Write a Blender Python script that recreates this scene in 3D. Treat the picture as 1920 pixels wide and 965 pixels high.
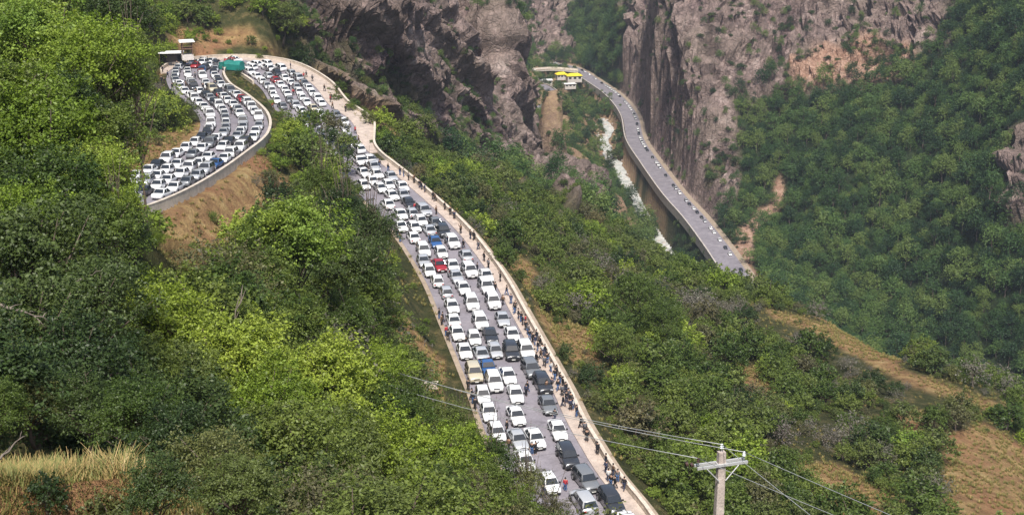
import bpy, math, random
import numpy as np
from mathutils import Vector, Matrix, Euler
R = math.radians
scene = bpy.context.scene
for o in list(bpy.data.objects):
    bpy.data.objects.remove(o)
col = scene.collection
random.seed(7)
rng = np.random.default_rng(7)

# ------------------------------------------------------------------ camera, sky, sun
CAM_Z = 72.0
PITCH = 17.5
FPX = 2700.0
cam_d = bpy.data.cameras.new("camera")
cam_d.sensor_width = 36.0
cam_d.lens = FPX / 1920.0 * 36.0
cam_d.clip_start = 0.5
cam_d.clip_end = 9000.0
cam = bpy.data.objects.new("camera", cam_d)
cam.location = (0, 0, CAM_Z)
cam.rotation_euler = (R(90 - PITCH), 0, 0)
col.objects.link(cam)
scene.camera = cam

SUN_EL, SUN_AZ = 57.0, 178.0       # azimuth of the sun measured from +Y towards +X
world = bpy.data.worlds.new("World")
scene.world = world
world.use_nodes = True
wn = world.node_tree
wn.nodes.clear()
sky = wn.nodes.new("ShaderNodeTexSky")
sky.sky_type = 'NISHITA'
sky.sun_disc = False
sky.sun_elevation = R(SUN_EL)
sky.sun_rotation = R(SUN_AZ)
sky.air_density = 1.0
sky.dust_density = 2.5
sky.ozone_density = 1.0
bg = wn.nodes.new("ShaderNodeBackground")
bg.inputs[1].default_value = 0.11
wo = wn.nodes.new("ShaderNodeOutputWorld")
wn.links.new(sky.outputs[0], bg.inputs[0])
wn.links.new(bg.outputs[0], wo.inputs[0])

sd = bpy.data.lights.new("sun", 'SUN')
sd.energy = 4.2
sd.angle = R(4)
sd.color = (1.0, 0.95, 0.88)
sun = bpy.data.objects.new("sun", sd)
sv = Vector((math.sin(R(SUN_AZ)) * math.cos(R(SUN_EL)), math.cos(R(SUN_AZ)) * math.cos(R(SUN_EL)), math.sin(R(SUN_EL))))
sun.rotation_euler = (-sv).to_track_quat('-Z', 'Y').to_euler()
sun.location = (0, 0, 300)
col.objects.link(sun)
scene.view_settings.view_transform = 'Standard'
scene.view_settings.look = 'None'
scene.view_settings.exposure = 0.5
scene.view_settings.gamma = 1.0
scene.cycles.max_bounces = 6
scene.cycles.volume_bounces = 0

# ------------------------------------------------------------------ helpers
CP, SP = math.cos(R(PITCH)), math.sin(R(PITCH))
def ray(px, py):
    x = (px - 960) / FPX; u = (482.5 - py) / FPX
    return np.array((x, CP + u * SP, -SP + u * CP))
def at(px, py, Y):                    # the place seen at a pixel, Y metres forward of the camera
    r = ray(px, py); return r / r[1] * Y + np.array((0, 0, CAM_Z))
def atz(px, py, z):                   # the place seen at a pixel on a surface z high
    r = ray(px, py); return r * ((z - CAM_Z) / r[2]) + np.array((0, 0, CAM_Z))
def proj(P):                          # world points -> picture coordinates
    P = np.asarray(P, float); x = P[..., 0]; y = P[..., 1]; z = P[..., 2] - CAM_Z
    d = y * CP - z * SP; u = y * SP + z * CP
    d = np.maximum(d, 0.1)
    return 960 + FPX * x / d, 482.5 - FPX * u / d

def tag(o, label=None, cat=None, group=None, kind=None):
    if label: o['label'] = label
    if cat: o['category'] = cat
    if group: o['group'] = group
    if kind: o['kind'] = kind
    return o
def link(name, me, parent=None, loc=None, mats=None):
    o = bpy.data.objects.new(name, me); col.objects.link(o)
    if loc is not None: o.location = loc
    if parent is not None: o.parent = parent
    return o
def empty(name, loc=(0, 0, 0), rz=0.0):
    o = bpy.data.objects.new(name, None); col.objects.link(o)
    o.location = loc; o.rotation_euler = (0, 0, rz); o.empty_display_size = 0.3
    return o
def np_mesh(name, V, F, mats, smooth=False, midx=None, attrs=None):
    """V (n,3), F (m,k) constant-size faces or list of lists"""
    me = bpy.data.meshes.new(name)
    V = np.asarray(V, np.float32)
    if isinstance(F, np.ndarray):
        m, k = F.shape
        me.vertices.add(len(V)); me.vertices.foreach_set('co', V.ravel())
        me.loops.add(m * k); me.loops.foreach_set('vertex_index', F.astype(np.int32).ravel())
        me.polygons.add(m)
        me.polygons.foreach_set('loop_start', np.arange(0, m * k, k, dtype=np.int32))
        me.polygons.foreach_set('loop_total', np.full(m, k, np.int32))
        me.update(calc_edges=True)
    else:
        me.from_pydata([tuple(map(float, v)) for v in V], [], [tuple(f) for f in F])
    for m_ in (mats if isinstance(mats, (list, tuple)) else [mats]): me.materials.append(m_)
    if midx is not None: me.polygons.foreach_set('material_index', np.asarray(midx, np.int32))
    if smooth: me.polygons.foreach_set('use_smooth', np.ones(len(me.polygons), bool))
    if attrs:
        for n, a in attrs.items():
            at_ = me.attributes.new(n, 'FLOAT', 'POINT'); at_.data.foreach_set('value', np.asarray(a, np.float32))
    me.update()
    return me
class MB:
    def __init__(s): s.v = []; s.f = []; s.m = []
    def add(s, vs, fs, mi=0, M=None):
        b = len(s.v)
        for v in vs:
            s.v.append(tuple(M @ Vector(v)) if M is not None else tuple(v))
        for f in fs: s.f.append([i + b for i in f]); s.m.append(mi)
        return s
    def box(s, c, d, mi=0, M=None, taper=1.0):
        x, y, z = c; a, b, h = d[0] / 2, d[1] / 2, d[2] / 2; t = taper
        vs = [(x-a, y-b, z-h), (x+a, y-b, z-h), (x+a, y+b, z-h), (x-a, y+b, z-h), (x-a*t, y-b*t, z+h), (x+a*t, y-b*t, z+h), (x+a*t, y+b*t, z+h), (x-a*t, y+b*t, z+h)]
        return s.add(vs, [(0, 3, 2, 1), (4, 5, 6, 7), (0, 1, 5, 4), (1, 2, 6, 5), (2, 3, 7, 6), (3, 0, 4, 7)], mi, M)
    def rings(s, rings, mi=0, cap=True, M=None):
        n = len(rings[0]); vs = [p for r in rings for p in r]; fs = []
        for i in range(len(rings) - 1):
            for j in range(n):
                k = (j + 1) % n
                fs.append((i*n+j, i*n+k, (i+1)*n+k, (i+1)*n+j))
        if cap:
            fs.append(tuple(reversed(range(n)))); fs.append(tuple((len(rings)-1)*n + j for j in range(n)))
        return s.add(vs, fs, mi, M)
    def tube(s, pts, rad, n=6, mi=0, cap=True):
        pts = [Vector(p) for p in pts]
        if not isinstance(rad, (list, tuple)): rad = [rad] * len(pts)
        rr = []
        for i, p in enumerate(pts):
            t = (pts[min(i+1, len(pts)-1)] - pts[max(i-1, 0)]).normalized()
            a = t.cross(Vector((0, 0, 1)) if abs(t.z) < .9 else Vector((1, 0, 0))).normalized(); b = t.cross(a)
            rr.append([tuple(p + a * math.cos(2*math.pi*k/n) * rad[i] + b * math.sin(2*math.pi*k/n) * rad[i]) for k in range(n)])
        return s.rings(rr, mi, cap)
    def cyl(s, c, axis, r, h, n=16, mi=0, r2=None):
        a = Vector(axis).normalized(); c = Vector(c)
        return s.tube([c - a*h/2, c + a*h/2], [r, r if r2 is None else r2], n, mi)
    def mesh(s, name, mats, smooth=False): return np_mesh(name, np.array(s.v), s.f, mats, smooth, s.m)
    def build(s, name, mats, parent=None, smooth=False, loc=None): return link(name, s.mesh(name, mats, smooth), parent, loc)

# numpy gradient-free value noise (smooth), 3D
_tab = np.random.default_rng(3).random(65536).astype(np.float32) * 2 - 1
def vnoise(x, y, z, seed=0):
    xi = np.floor(x).astype(np.int64); yi = np.floor(y).astype(np.int64); zi = np.floor(z).astype(np.int64)
    fx = x - xi; fy = y - yi; fz = z - zi
    fx = fx*fx*fx*(fx*(fx*6-15)+10); fy = fy*fy*fy*(fy*(fy*6-15)+10); fz = fz*fz*fz*(fz*(fz*6-15)+10)
    def h(a, b, c):
        v = (a * 73856093) ^ (b * 19349663) ^ (c * 83492791) ^ (seed * 2654435)
        return _tab[((v ^ (v >> 15)) * 40503 >> 3) & 65535]
    def l(a, b, t): return a + (b - a) * t
    x0 = l(l(h(xi, yi, zi), h(xi+1, yi, zi), fx), l(h(xi, yi+1, zi), h(xi+1, yi+1, zi), fx), fy)
    x1 = l(l(h(xi, yi, zi+1), h(xi+1, yi, zi+1), fx), l(h(xi, yi+1, zi+1), h(xi+1, yi+1, zi+1), fx), fy)
    return l(x0, x1, fz)
def fbm(x, y, z, octv=4, seed=0, gain=.5, ridge=False):
    s = 0; a = 1; t = 0
    for i in range(octv):
        n = vnoise(x, y, z, seed + i * 17)
        if ridge: n = 1 - 2 * np.abs(n)
        s = s + n * a; t += a; a *= gain; x = x * 2.03 + 11.3; y = y * 2.03 + 5.1; z = z * 2.03 + 7.7
    return s / t

# ------------------------------------------------------------------ materials
def new_mat(name):
    m = bpy.data.materials.new(name); m.use_nodes = True
    n = m.node_tree.nodes; n.clear(); o = n.new('ShaderNodeOutputMaterial'); b = n.new('ShaderNodeBsdfPrincipled')
    m.node_tree.links.new(b.outputs[0], o.inputs[0]); return m, m.node_tree, b, o
def ramp(nt, src, stops, interp='LINEAR'):
    r = nt.nodes.new('ShaderNodeValToRGB'); r.color_ramp.interpolation = interp
    e = r.color_ramp.elements
    while len(e) < len(stops): e.new(0.5)
    for i, (p, c) in enumerate(stops): e[i].position = p; e[i].color = (*c, 1) if len(c) == 3 else c
    nt.links.new(src, r.inputs[0]); return r.outputs[0]
def noise(nt, scale, detail=4, rough=.6, vec=None, dist=0.0):
    n = nt.nodes.new('ShaderNodeTexNoise'); n.inputs['Scale'].default_value = scale; n.inputs['Detail'].default_value = detail
    n.inputs['Roughness'].default_value = rough; n.inputs['Distortion'].default_value = dist
    if vec is not None: nt.links.new(vec, n.inputs['Vector'])
    return n.outputs[0]
def mixc(nt, fac, a, b, mode='MIX'):
    m = nt.nodes.new('ShaderNodeMix'); m.data_type = 'RGBA'; m.blend_type = mode
    for s, v in ((m.inputs[0], fac), (m.inputs[6], a), (m.inputs[7], b)):
        if isinstance(v, (int, float)): s.default_value = v
        elif isinstance(v, tuple): s.default_value = (*v, 1)
        else: nt.links.new(v, s)
    return m.outputs[2]
def math_(nt, op, a, b=None, c=None, clamp=False):
    m = nt.nodes.new('ShaderNodeMath'); m.operation = op; m.use_clamp = clamp
    for i, v in enumerate((a, b, c)):
        if v is None: continue
        if isinstance(v, (int, float)): m.inputs[i].default_value = v
        else: nt.links.new(v, m.inputs[i])
    return m.outputs[0]
def attr(nt, name, out=2):
    a = nt.nodes.new('ShaderNodeAttribute'); a.attribute_name = name; return a.outputs[out]
def objvec(nt, scale=(1, 1, 1), rot=(0, 0, 0)):
    t = nt.nodes.new('ShaderNodeNewGeometry'); mp = nt.nodes.new('ShaderNodeMapping')
    mp.inputs['Scale'].default_value = scale; mp.inputs['Rotation'].default_value = rot
    nt.links.new(t.outputs['Position'], mp.inputs[0]); return mp.outputs[0]
def bump(nt, bsdf, h, strength=.5, dist=.1):
    b = nt.nodes.new('ShaderNodeBump'); b.inputs['Strength'].default_value = strength; b.inputs['Distance'].default_value = dist
    nt.links.new(h, b.inputs['Height']); nt.links.new(b.outputs[0], bsdf.inputs['Normal'])
def simple(name, c, rough=.6, metal=0.0, var=.0, scale=3.0, spec=None, coat=0.0):
    m, nt, b, o = new_mat(name)
    if var:
        n = noise(nt, scale, 4, .6)
        nt.links.new(ramp(nt, n, [(.3, tuple(x*(1-var) for x in c)), (.7, tuple(min(1, x*(1+var)) for x in c))]), b.inputs['Base Color'])
    else: b.inputs['Base Color'].default_value = (*c, 1)
    b.inputs['Roughness'].default_value = rough; b.inputs['Metallic'].default_value = metal
    if spec is not None: b.inputs['Specular IOR Level'].default_value = spec
    if coat: b.inputs['Coat Weight'].default_value = coat; b.inputs['Coat Roughness'].default_value = .08
    return m

# ------------------------------------------------------------------ the lie of the land: surveyed points
# (picture x, picture y, metres forward) for what is seen; plain world points for what is not
SEEN = """
450,60,385 450,0,395 200,0,395 300,60,372 560,60,405 560,0,415 350,85,362 520,90,392
600,120,412 560,150,400 620,190,415 750,250,450 850,280,500 950,330,560
600,0,430 700,0,455 800,0,560 900,0,750 650,80,430 750,100,478 850,100,560 915,100,700 850,200,520 915,200,640 900,260,540
700,200,432 800,250,470
962,130,850 945,190,780 905,215,700 950,262,620 1060,330,555 1120,424,468 1250,516,402 1330,545,364 1420,585,343 1550,618,318 1700,698,288 1920,772,262
900,330,400 850,330,320 760,260,340 950,400,330 1050,450,320 1000,500,262 1150,500,330 1200,600,255 1100,600,218 1300,650,255
1200,750,188 1400,750,215 1550,750,235 1300,850,170 1500,900,175 1750,850,200 1900,900,195 1700,965,165 1280,965,150 700,215,345
1450,560,680 1550,600,650 1700,680,600 1900,745,560 1920,500,605 1920,250,665 1920,0,760
1600,450,720 1600,300,780 1600,200,840 1600,100,890 1600,0,940 1750,550,645 1750,350,715 1750,150,800 1750,0,880
1450,420,790 1450,250,860 1450,100,930 1450,0,965 1380,380,812 1380,200,885 1300,200,898 1300,0,950 1380,0,955
1230,150,1012 1230,0,1060 1190,100,1200 1180,0,1260
1130,100,1420 1130,0,1480 1000,50,1440 1000,0,1470 1060,0,1540 1060,105,1420
1100,250,1065 1050,240,1030 1060,280,930 1100,340,880 1150,400,850 1030,200,1100
500,330,235 560,270,262 370,440,192 640,480,204 760,640,180 640,330,252 450,420,205 330,300,232 240,250,250 560,400,222 700,560,190 430,480,186 250,200,300
620,245,318
"""
HID = [(0,0,69.5),(-3,3,68.2),(3,3,67.6),(0,8,65.5),(4,8,65),(-4,8,66),(0,22,57.8),(-6,20,61.0),(-7,25,59.6),(-12,22,61.6),(8,22,55),(-22,30,61),(20,20,62),(8,55,36),(3,40,45),(-70,80,62),(-5,100,17),(4,90,17),
(10,110,2),(-50,130,40),(-38,150,24),(-90,150,52),(-15,140,11),(-2,125,4),(30,60,30),(30,110,-3),(70,110,-12),(120,150,-30),(25,135,-5),(-90,200,40),(-110,250,45),(-120,320,50),(-55,172,21),(-70,190,27),
(-100,360,35),(-130,420,90),(-60,450,55),(-90,520,50),(-75,640,30),(-250,600,250),(-100,700,170),(-90,900,50),(-400,1000,400),(-150,1200,150),(-190,1350,60),(20,900,-150),(45,1000,-165),(5,1000,-150),(8,780,-150),(8,700,-142),(14,740,-148),(25,850,-150),(22,950,-152),(18,645,-128),(40,820,-160),(28,760,-140),
(60,520,-130),(85,440,-130),(110,380,-135),(140,330,-138),(160,280,-140),(45,640,-150),(30,760,-165),(25,860,-165),(130,560,-165),(170,460,-168),(200,380,-168),(115,660,-160),
(200,200,-100),(150,120,-60),(260,300,-165),(400,300,-100),(420,500,40),(400,700,140),(400,900,220),(350,1100,260),(250,1300,220),(150,1500,150),(60,1750,80),(-60,1800,150),(0,2300,300),(400,2000,400),(-500,2000,500),(700,1000,450),(700,400,200),(800,1600,500)]
HID_T = []
ctrl = [tuple(at(*map(float, s.split(',')))) for s in SEEN.split()] + HID

# foreground trees: picture x, y, metres forward, crown radius, leaf tone
NEAR = """
60,90,75,3.4,bright 165,120,70,2.9,bright 225,150,72,2.0,mid 60,255,62,3.1,bright 190,265,66,2.5,mid 290,220,262,6.5,bright 338,212,268,3.6,mid
95,385,55,2.9,mid 180,330,60,1.9,bright 20,10,100,4.2,dark 120,10,98,3.4,mid 215,35,95,2.7,dark 250,95,85,1.7,mid 10,200,64,2.6,mid 130,200,66,2.0,dark
60,490,46,2.6,dark 190,440,52,1.9,mid 40,620,40,2.2,dark 175,560,44,1.8,dark 150,690,38,1.9,dark 20,420,50,2.0,bright 250,455,140,3.8,mid 215,385,57,1.0,bright
560,450,88,3.7,bright 480,540,82,3.0,mid 650,500,98,3.2,dark 400,640,66,2.5,bright 300,600,58,2.6,bright 450,690,56,2.9,bright 610,720,60,2.9,bright 560,620,68,2.3,mid
700,700,78,2.3,bright 740,780,74,2.5,mid 350,800,46,2.7,dark 540,850,47,2.7,mid 690,870,56,2.8,bright 820,860,72,2.5,bright 910,920,86,2.4,mid
830,790,88,1.9,mid 285,900,38,2.0,dark 440,960,37,2.3,dark 600,970,44,2.2,dark 760,960,58,2.2,mid 960,965,92,2.0,bright 655,600,90,2.3,mid 700,430,120,2.6,dark
640,400,125,2.8,dark 600,340,130,2.0,mid 420,505,150,3.4,bright 240,760,42,1.9,dark 85,760,34,1.5,dark 500,780,52,2.3,bright 250,680,46,1.8,mid 380,560,70,1.8,mid 870,930,70,1.7,olive 1000,1010,95,2.6,mid 925,858,102,2.1,mid 985,905,104,2.2,olive 868,808,106,1.7,mid 1035,962,106,2.0,olive
"""
for s_ in NEAR.split():
    a_ = list(map(float, s_.split(',')[:4])); q_ = at(*a_[:3])
    if a_[3] >= 1.8 and a_[0] < 900 and a_[2] < 130: HID_T.append((q_[0], q_[1], q_[2] - 1.45*a_[3]))
ctrl += HID_T
# ------------------------------------------------------------------ roads as 3-D lines
def smooth_line(pts, step=2.0):
    P = [np.array(p, float) for p in pts]; out = []
    for i in range(len(P) - 1):
        p0 = P[max(i-1, 0)]; p1 = P[i]; p2 = P[i+1]; p3 = P[min(i+2, len(P)-1)]
        n = max(2, int(np.linalg.norm(p2 - p1) / step))
        for k in range(n):
            t = k / n
            out.append(.5 * ((2*p1) + (-p0+p2)*t + (2*p0-5*p1+4*p2-p3)*t*t + (-p0+3*p1-3*p2+p3)*t**3))
    out.append(P[-1]); out = np.array(out)
    # even spacing
    d = np.r_[0, np.cumsum(np.linalg.norm(np.diff(out[:, :2], axis=0), axis=1))]
    s = np.arange(0, d[-1], step)
    return np.stack([np.interp(s, d, out[:, k]) for k in range(3)], 1)
# valley side (right-hand parapet) of the main road, from the near end to the hairpin
WALL = [(1262,1040,-4),(1215,965,-3),(1154,890,-2.2),(1125,845,-1.8),(1092,789,-1.2),(1066,735,-.8),(1030,670,-.4),(985,590,0.1),(945,520,.6),(893,450,1.3),(850,405,1.8),(790,352,2.6),(735,308,3.4),(690,276,4.2),(640,243,5)]
wall_pts = [atz(*p) for p in WALL]
main_wall = smooth_line(wall_pts, 2.0)
# centre line: main road then hairpin then the upper leg coming back
MW = 5.2                      # half width of the paved main road
def offset(L, d):
    t = np.gradient(L[:, :2], axis=0); t /= np.linalg.norm(t, axis=1)[:, None]
    n = np.stack([t[:, 1], -t[:, 0]], 1)           # to the right of travel
    o = L.copy(); o[:, :2] += n * (d[:, None] if isinstance(d, np.ndarray) else d); return o
main_c = offset(main_wall, -(MW + 2.0))
HP = [(605,232,5.8),(565,200,6.8),(535,160,7.8),(480,128,9),(415,120,10.2),(368,133,11.6),(372,162,12.6),(408,190,13.3),(437,222,14),(432,256,14.8),(385,292,15.8),(325,330,17),(262,362,18.3),(190,388,19.4),(90,412,20.4),(-40,440,21.4),(-200,470,22.4)]
HW = 6.3
hp_c = smooth_line([tuple(main_c[-14]), tuple(main_c[-7])] + [tuple(atz(*p)) for p in HP], 2.0)
main_c = main_c[:-12]
VR = [(1000,118,-162),(1040,121,-163),(1078,130,-164),(1110,150,-164),(1150,178,-163),(1180,215,-162),(1192,262,-161),(1220,305,-160),(1262,362,-159),(1305,410,-158.5),(1345,462,-158),(1385,520,-158),(1425,575,-158),(1475,640,-158),(1540,720,-158)]
VW = 6.2
vr_c = smooth_line([tuple(atz(*p)) for p in VR], 5.0)
LR = [(960,228,-150),(985,213,-151),(1020,198,-152),(1042,183,-153),(1030,168,-155),(1012,158,-157)]
lr_c = smooth_line([tuple(atz(*p)) for p in LR], 4.0)
UB = [(1000,127,-160),(1045,131,-162),(1078,132,-164)]
RV = [(1128,222,-176),(1142,244,-177),(1133,268,-178),(1140,286,-178.5),(1160,318,-179),(1168,336,-179.5),(1190,362,-180),(1206,385,-181),(1222,402,-181.5),(1246,430,-182),(1244,452,-182.5),(1250,520,-184),(1320,640,-186)]
rv_c = smooth_line([tuple(atz(*p)) for p in RV], 4.0)
for L, st in ((main_c, 8), (hp_c, 5), (vr_c, 8), (rv_c, 8)):
    ctrl += [tuple(p) for p in L[::st]]
ctrl = np.array(ctrl)

def uv(X, Y):
    rr = np.sqrt(X*X + Y*Y) + 4
    return np.arctan2(X, Y + 1.0) * 2.2, np.log(rr)
cu, cv = uv(ctrl[:, 0], ctrl[:, 1])
CC = .03
def kern(du, dv): return -np.sqrt(du*du + dv*dv + CC*CC)
NCT = len(ctrl)
A = np.zeros((NCT+3, NCT+3)); A[:NCT, :NCT] = kern(cu[:, None]-cu[None], cv[:, None]-cv[None]) - np.eye(NCT)*3e-3*(ctrl[:, 1] < 110)[:, None] - np.eye(NCT)*1e-4
A[:NCT, NCT] = 1; A[:NCT, NCT+1] = cu; A[:NCT, NCT+2] = cv; A[NCT:, :NCT] = A[:NCT, NCT:].T
W_ = np.linalg.solve(A, np.r_[ctrl[:, 2], 0, 0, 0])
def base_h(X, Y):
    X = np.atleast_1d(X).astype(float); Y = np.atleast_1d(Y).astype(float)
    u, v = uv(X.ravel(), Y.ravel()); out = np.empty(len(u))
    for s in range(0, len(u), 20000):
        e = slice(s, s+20000)
        out[e] = kern(u[e, None]-cu[None], v[e, None]-cv[None]) @ W_[:NCT] + W_[NCT] + W_[NCT+1]*u[e] + W_[NCT+2]*v[e]
    return out.reshape(X.shape)
def nearest(X, Y, L):
    """distance, height and index of the closest sample of line L, and the side (+ = right of travel)"""
    d = np.full(X.shape, 1e9); z = np.zeros(X.shape); side = np.zeros(X.shape)
    t = np.gradient(L[:, :2], axis=0); t /= np.linalg.norm(t, axis=1)[:, None]
    for i, p in enumerate(L):
        dx = X - p[0]; dy = Y - p[1]; q = dx*dx + dy*dy; m = q < d
        if m.any():
            along = dx[m]*t[i, 0] + dy[m]*t[i, 1]
            d[m] = q[m]; gz = (L[min(i+1, len(L)-1), 2] - L[max(i-1, 0), 2]) / max(1e-6, np.linalg.norm(L[min(i+1, len(L)-1), :2] - L[max(i-1, 0), :2]))
            z[m] = p[2] + gz * along; side[m] = dx[m]*t[i, 1] - dy[m]*t[i, 0]
    return np.sqrt(d), z, side

# ------------------------------------------------------------------ terrain sheet: fine where the cliffs stand, coarser elsewhere
NC = 700
az = np.linspace(R(-27), R(27), NC)
def geo(a, b, n): return np.exp(np.linspace(math.log(a), math.log(b), n, endpoint=False))
rad = np.r_[geo(5, 60, 70), geo(60, 360, 330), geo(360, 760, 300), geo(760, 1600, 240), geo(1600, 3200, 30)]
NR = len(rad)
X = rad[:, None] * np.sin(az)[None]; Y = rad[:, None] * np.cos(az)[None]
Z = base_h(X, Y)
Z = np.where(rad[:, None] < 24, np.minimum(Z, 71.2 - np.where(az[None] > R(-11), .60, .53)*rad[:, None]), Z)
# the near hillside stays below the line along which the hairpin and its red bank are seen
sx = [-800, 150, 215, 250, 320, 420, 560, 650, 760, 860, 1000, 1200, 1500]; sy = [40, 150, 260, 400, 470, 530, 540, 580, 720, 850, 960, 1010, 1100]
tn_y = lambda y: (SP - (482.5-y)/FPX*CP) / (CP + (482.5-y)/FPX*SP)
pxa = 960 + FPX*np.tan(az)*(CP+.05)                    # near enough for a bound
cap = CAM_Z - tn_y(np.interp(pxa, sx, sy))[None]*Y
Z = np.where(rad[:, None] < 140, np.minimum(Z, cap - .4 - .02*rad[:, None]), Z)
# slow roll of the ground
Z += fbm(X/28, Y/28, X*0, 3, 5) * np.clip((rad[:, None]-30)/120, 0, 1) * np.clip(rad[:, None]/300, .4, 2.2)
Z += fbm(X/6, Y/6, X*0, 3, 9) * .35

def in_poly(px, py, poly):
    poly = np.array(poly, float); c = np.zeros(px.shape, bool); j = len(poly) - 1
    for i in range(len(poly)):
        xi, yi = poly[i]; xj, yj = poly[j]
        m = ((yi > py) != (yj > py)) & (px < (xj - xi) * (py - yi) / (yj - yi + 1e-12) + xi)
        c ^= m; j = i
    return c
def gauss(a, n=2):
    for _ in range(n):
        a = (np.roll(a, 1, 0) + a*2 + np.roll(a, -1, 0)) / 4; a = (np.roll(a, 1, 1) + a*2 + np.roll(a, -1, 1)) / 4
    return a
PX, PY = proj(np.stack([X, Y, Z], -1))
wx = PX + 18*fbm(X/14, Y/14, Z/14, 3, 31); wy = PY + 18*fbm(X/14, Y/14, Z/14, 3, 47)
near_side = (rad[:, None] + 0*X) < 330
rockL = in_poly(wx, wy, [(505,-400),(520,30),(560,110),(600,160),(680,200),(730,240),(800,270),(860,280),(930,330),(1010,360),(1060,400),(1130,400),(1060,310),(1010,250),(985,215),(1010,190),(1010,120),(930,0),(700,-400)]) & (rad[:, None] > 330) & (rad[:, None] < 900)
rockR = in_poly(wx, wy, [(1215,-400),(1160,100),(1165,150),(1190,210),(1220,280),(1290,360),(1330,400),(1370,400),(1385,330),(1380,200),(1470,190),(1600,170),(1710,140),(1740,100),(1790,90),(1800,-400)]) & (rad[:, None] > 780)
rockR |= in_poly(wx, wy, [(1885,320),(1905,260),(1990,200),(1990,420),(1880,410)]) & (rad[:, None] > 500)
rockB = in_poly(wx, wy, [(900,-400),(930,20),(1005,120),(1075,115),(1065,60),(1080,-30),(1070,-400)]) & (rad[:, None] > 1100)
bankL = (in_poly(wx, wy, [(940,240),(985,115),(1085,118),(1140,190),(1175,260),(1190,350),(1260,460),(1120,430),(1030,340),(970,280)]) & (rad[:, None] > 735)) & (rad[:, None] > 640)
slide = (in_poly(wx, wy, [(1385,440),(1465,340),(1480,380),(1425,440),(1415,470),(1430,560),(1395,520),(1370,470)]) | in_poly(wx, wy, [(1480,140),(1600,90),(1720,90),(1730,135),(1640,170),(1500,180)])) & (rad[:, None] > 560)
bareN = np.zeros(X.shape, bool)
for poly in ([(210,300),(250,250),(330,240),(390,235),(350,270),(230,345)],                                # above upper leg
             [(300,400),(350,360),(470,290),(540,330),(555,350),(480,400),(420,480),(360,510),(310,470)],   # red bank below it
             [(300,70),(420,75),(520,90),(580,160),(650,230),(660,290),(600,220),(560,140),(500,95),(300,95)],
             [(570,130),(620,170),(700,210),(780,280),(700,270),(620,240)],
             [(590,170),(720,240),(700,270),(590,215)],
             [(690,560),(760,590),(830,640),(840,760),(780,760),(720,660)],
             [(890,430),(1000,500),(1000,560),(960,530)],
             [(1000,590),(1100,610),(1130,690),(1050,700)],
             [(1380,680),(1440,700),(1460,770),(1400,745)],
             [(1440,576),(1560,606),(1720,696),(1910,775),(1900,788),(1705,712),(1550,636),(1450,600)],
             [(1770,810),(1850,800),(1920,850),(1990,900),(1990,1000),(1760,1000)],
             [(1480,860),(1560,870),(1680,930),(1700,1000),(1560,980)],
             [(300,62),(480,84),(470,60),(330,50)],
             [(1670,760),(1740,780),(1730,830),(1690,800)]):
    bareN |= in_poly(wx, wy, poly) & (rad[:, None] < 440)
bareN |= (rad[:, None] < 30)
rock = gauss((rockL | rockR | rockB).astype(float), 5)
bare = gauss(bareN.astype(float), 2)
bank = gauss(bankL.astype(float), 3); slid = gauss(slide.astype(float), 2)

# crags: ribs running down the fall of each cliff
dZr = np.gradient(Z, axis=0) / np.gradient(rad)[:, None]
dZa = np.gradient(Z, axis=1) / (rad[:, None] * np.gradient(az)[None])
nx = -(dZr*np.sin(az)[None] + dZa*np.cos(az)[None]); ny = -(dZr*np.cos(az)[None] - dZa*np.sin(az)[None]); nz = np.ones_like(nx)
nl = np.sqrt(nx*nx + ny*ny + 1); nx /= nl; ny /= nl; nz /= nl
def along(v, sc_par, sc_perp):
    v = np.array(v, float); v /= np.linalg.norm(v)
    a = np.cross(v, (0, 0, 1)); a /= np.linalg.norm(a); b = np.cross(v, a)
    return ((X*v[0]+Y*v[1]+Z*v[2])/sc_par, (X*a[0]+Y*a[1]+Z*a[2])/sc_perp, (X*b[0]+Y*b[1]+Z*b[2])/sc_perp)
big = np.clip((rad[:, None]-380)/500, 0, 1)
qa = along((34, 60, -38), 150, 24)
ribL = fbm(*qa, 5, 61, .52, True)
qb = along((-35, -60, -70), 120, 34)
ribR = fbm(*qb, 5, 71, .55, True)
crag = fbm(X/9, Y/9, Z/9, 5, 81, .65, True)
crag2 = fbm(X/3.4, Y/3.4, Z/3.4, 3, 87, .6, True); step_ = fbm(X/26, Y/26, Z/7, 4, 97, .6, True)
blk = np.abs(fbm(X/22, Y/22, Z/14, 3, 91)) 
L_ = (rad[:, None] < 900)
disp = np.where(L_, ribL*13 + crag*2.6 + crag2*1.1 + step_*2.2, ribR*12 + crag*5.5 + crag2*1.6 + step_*6 - blk*9)
disp = (disp) * rock * np.where(L_, np.clip((rad[:, None]-330)/90, .25, 1), 1)
gul = fbm(*along((-60, -30, -60), 160, 40), 3, 101, .5, True)
disp += gul * 5 * (1-rock) * np.clip((rad[:, None]-480)/150, 0, 1)
disp += crag * 1.2 * np.maximum(bank, slid)*(1-rock)
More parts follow.
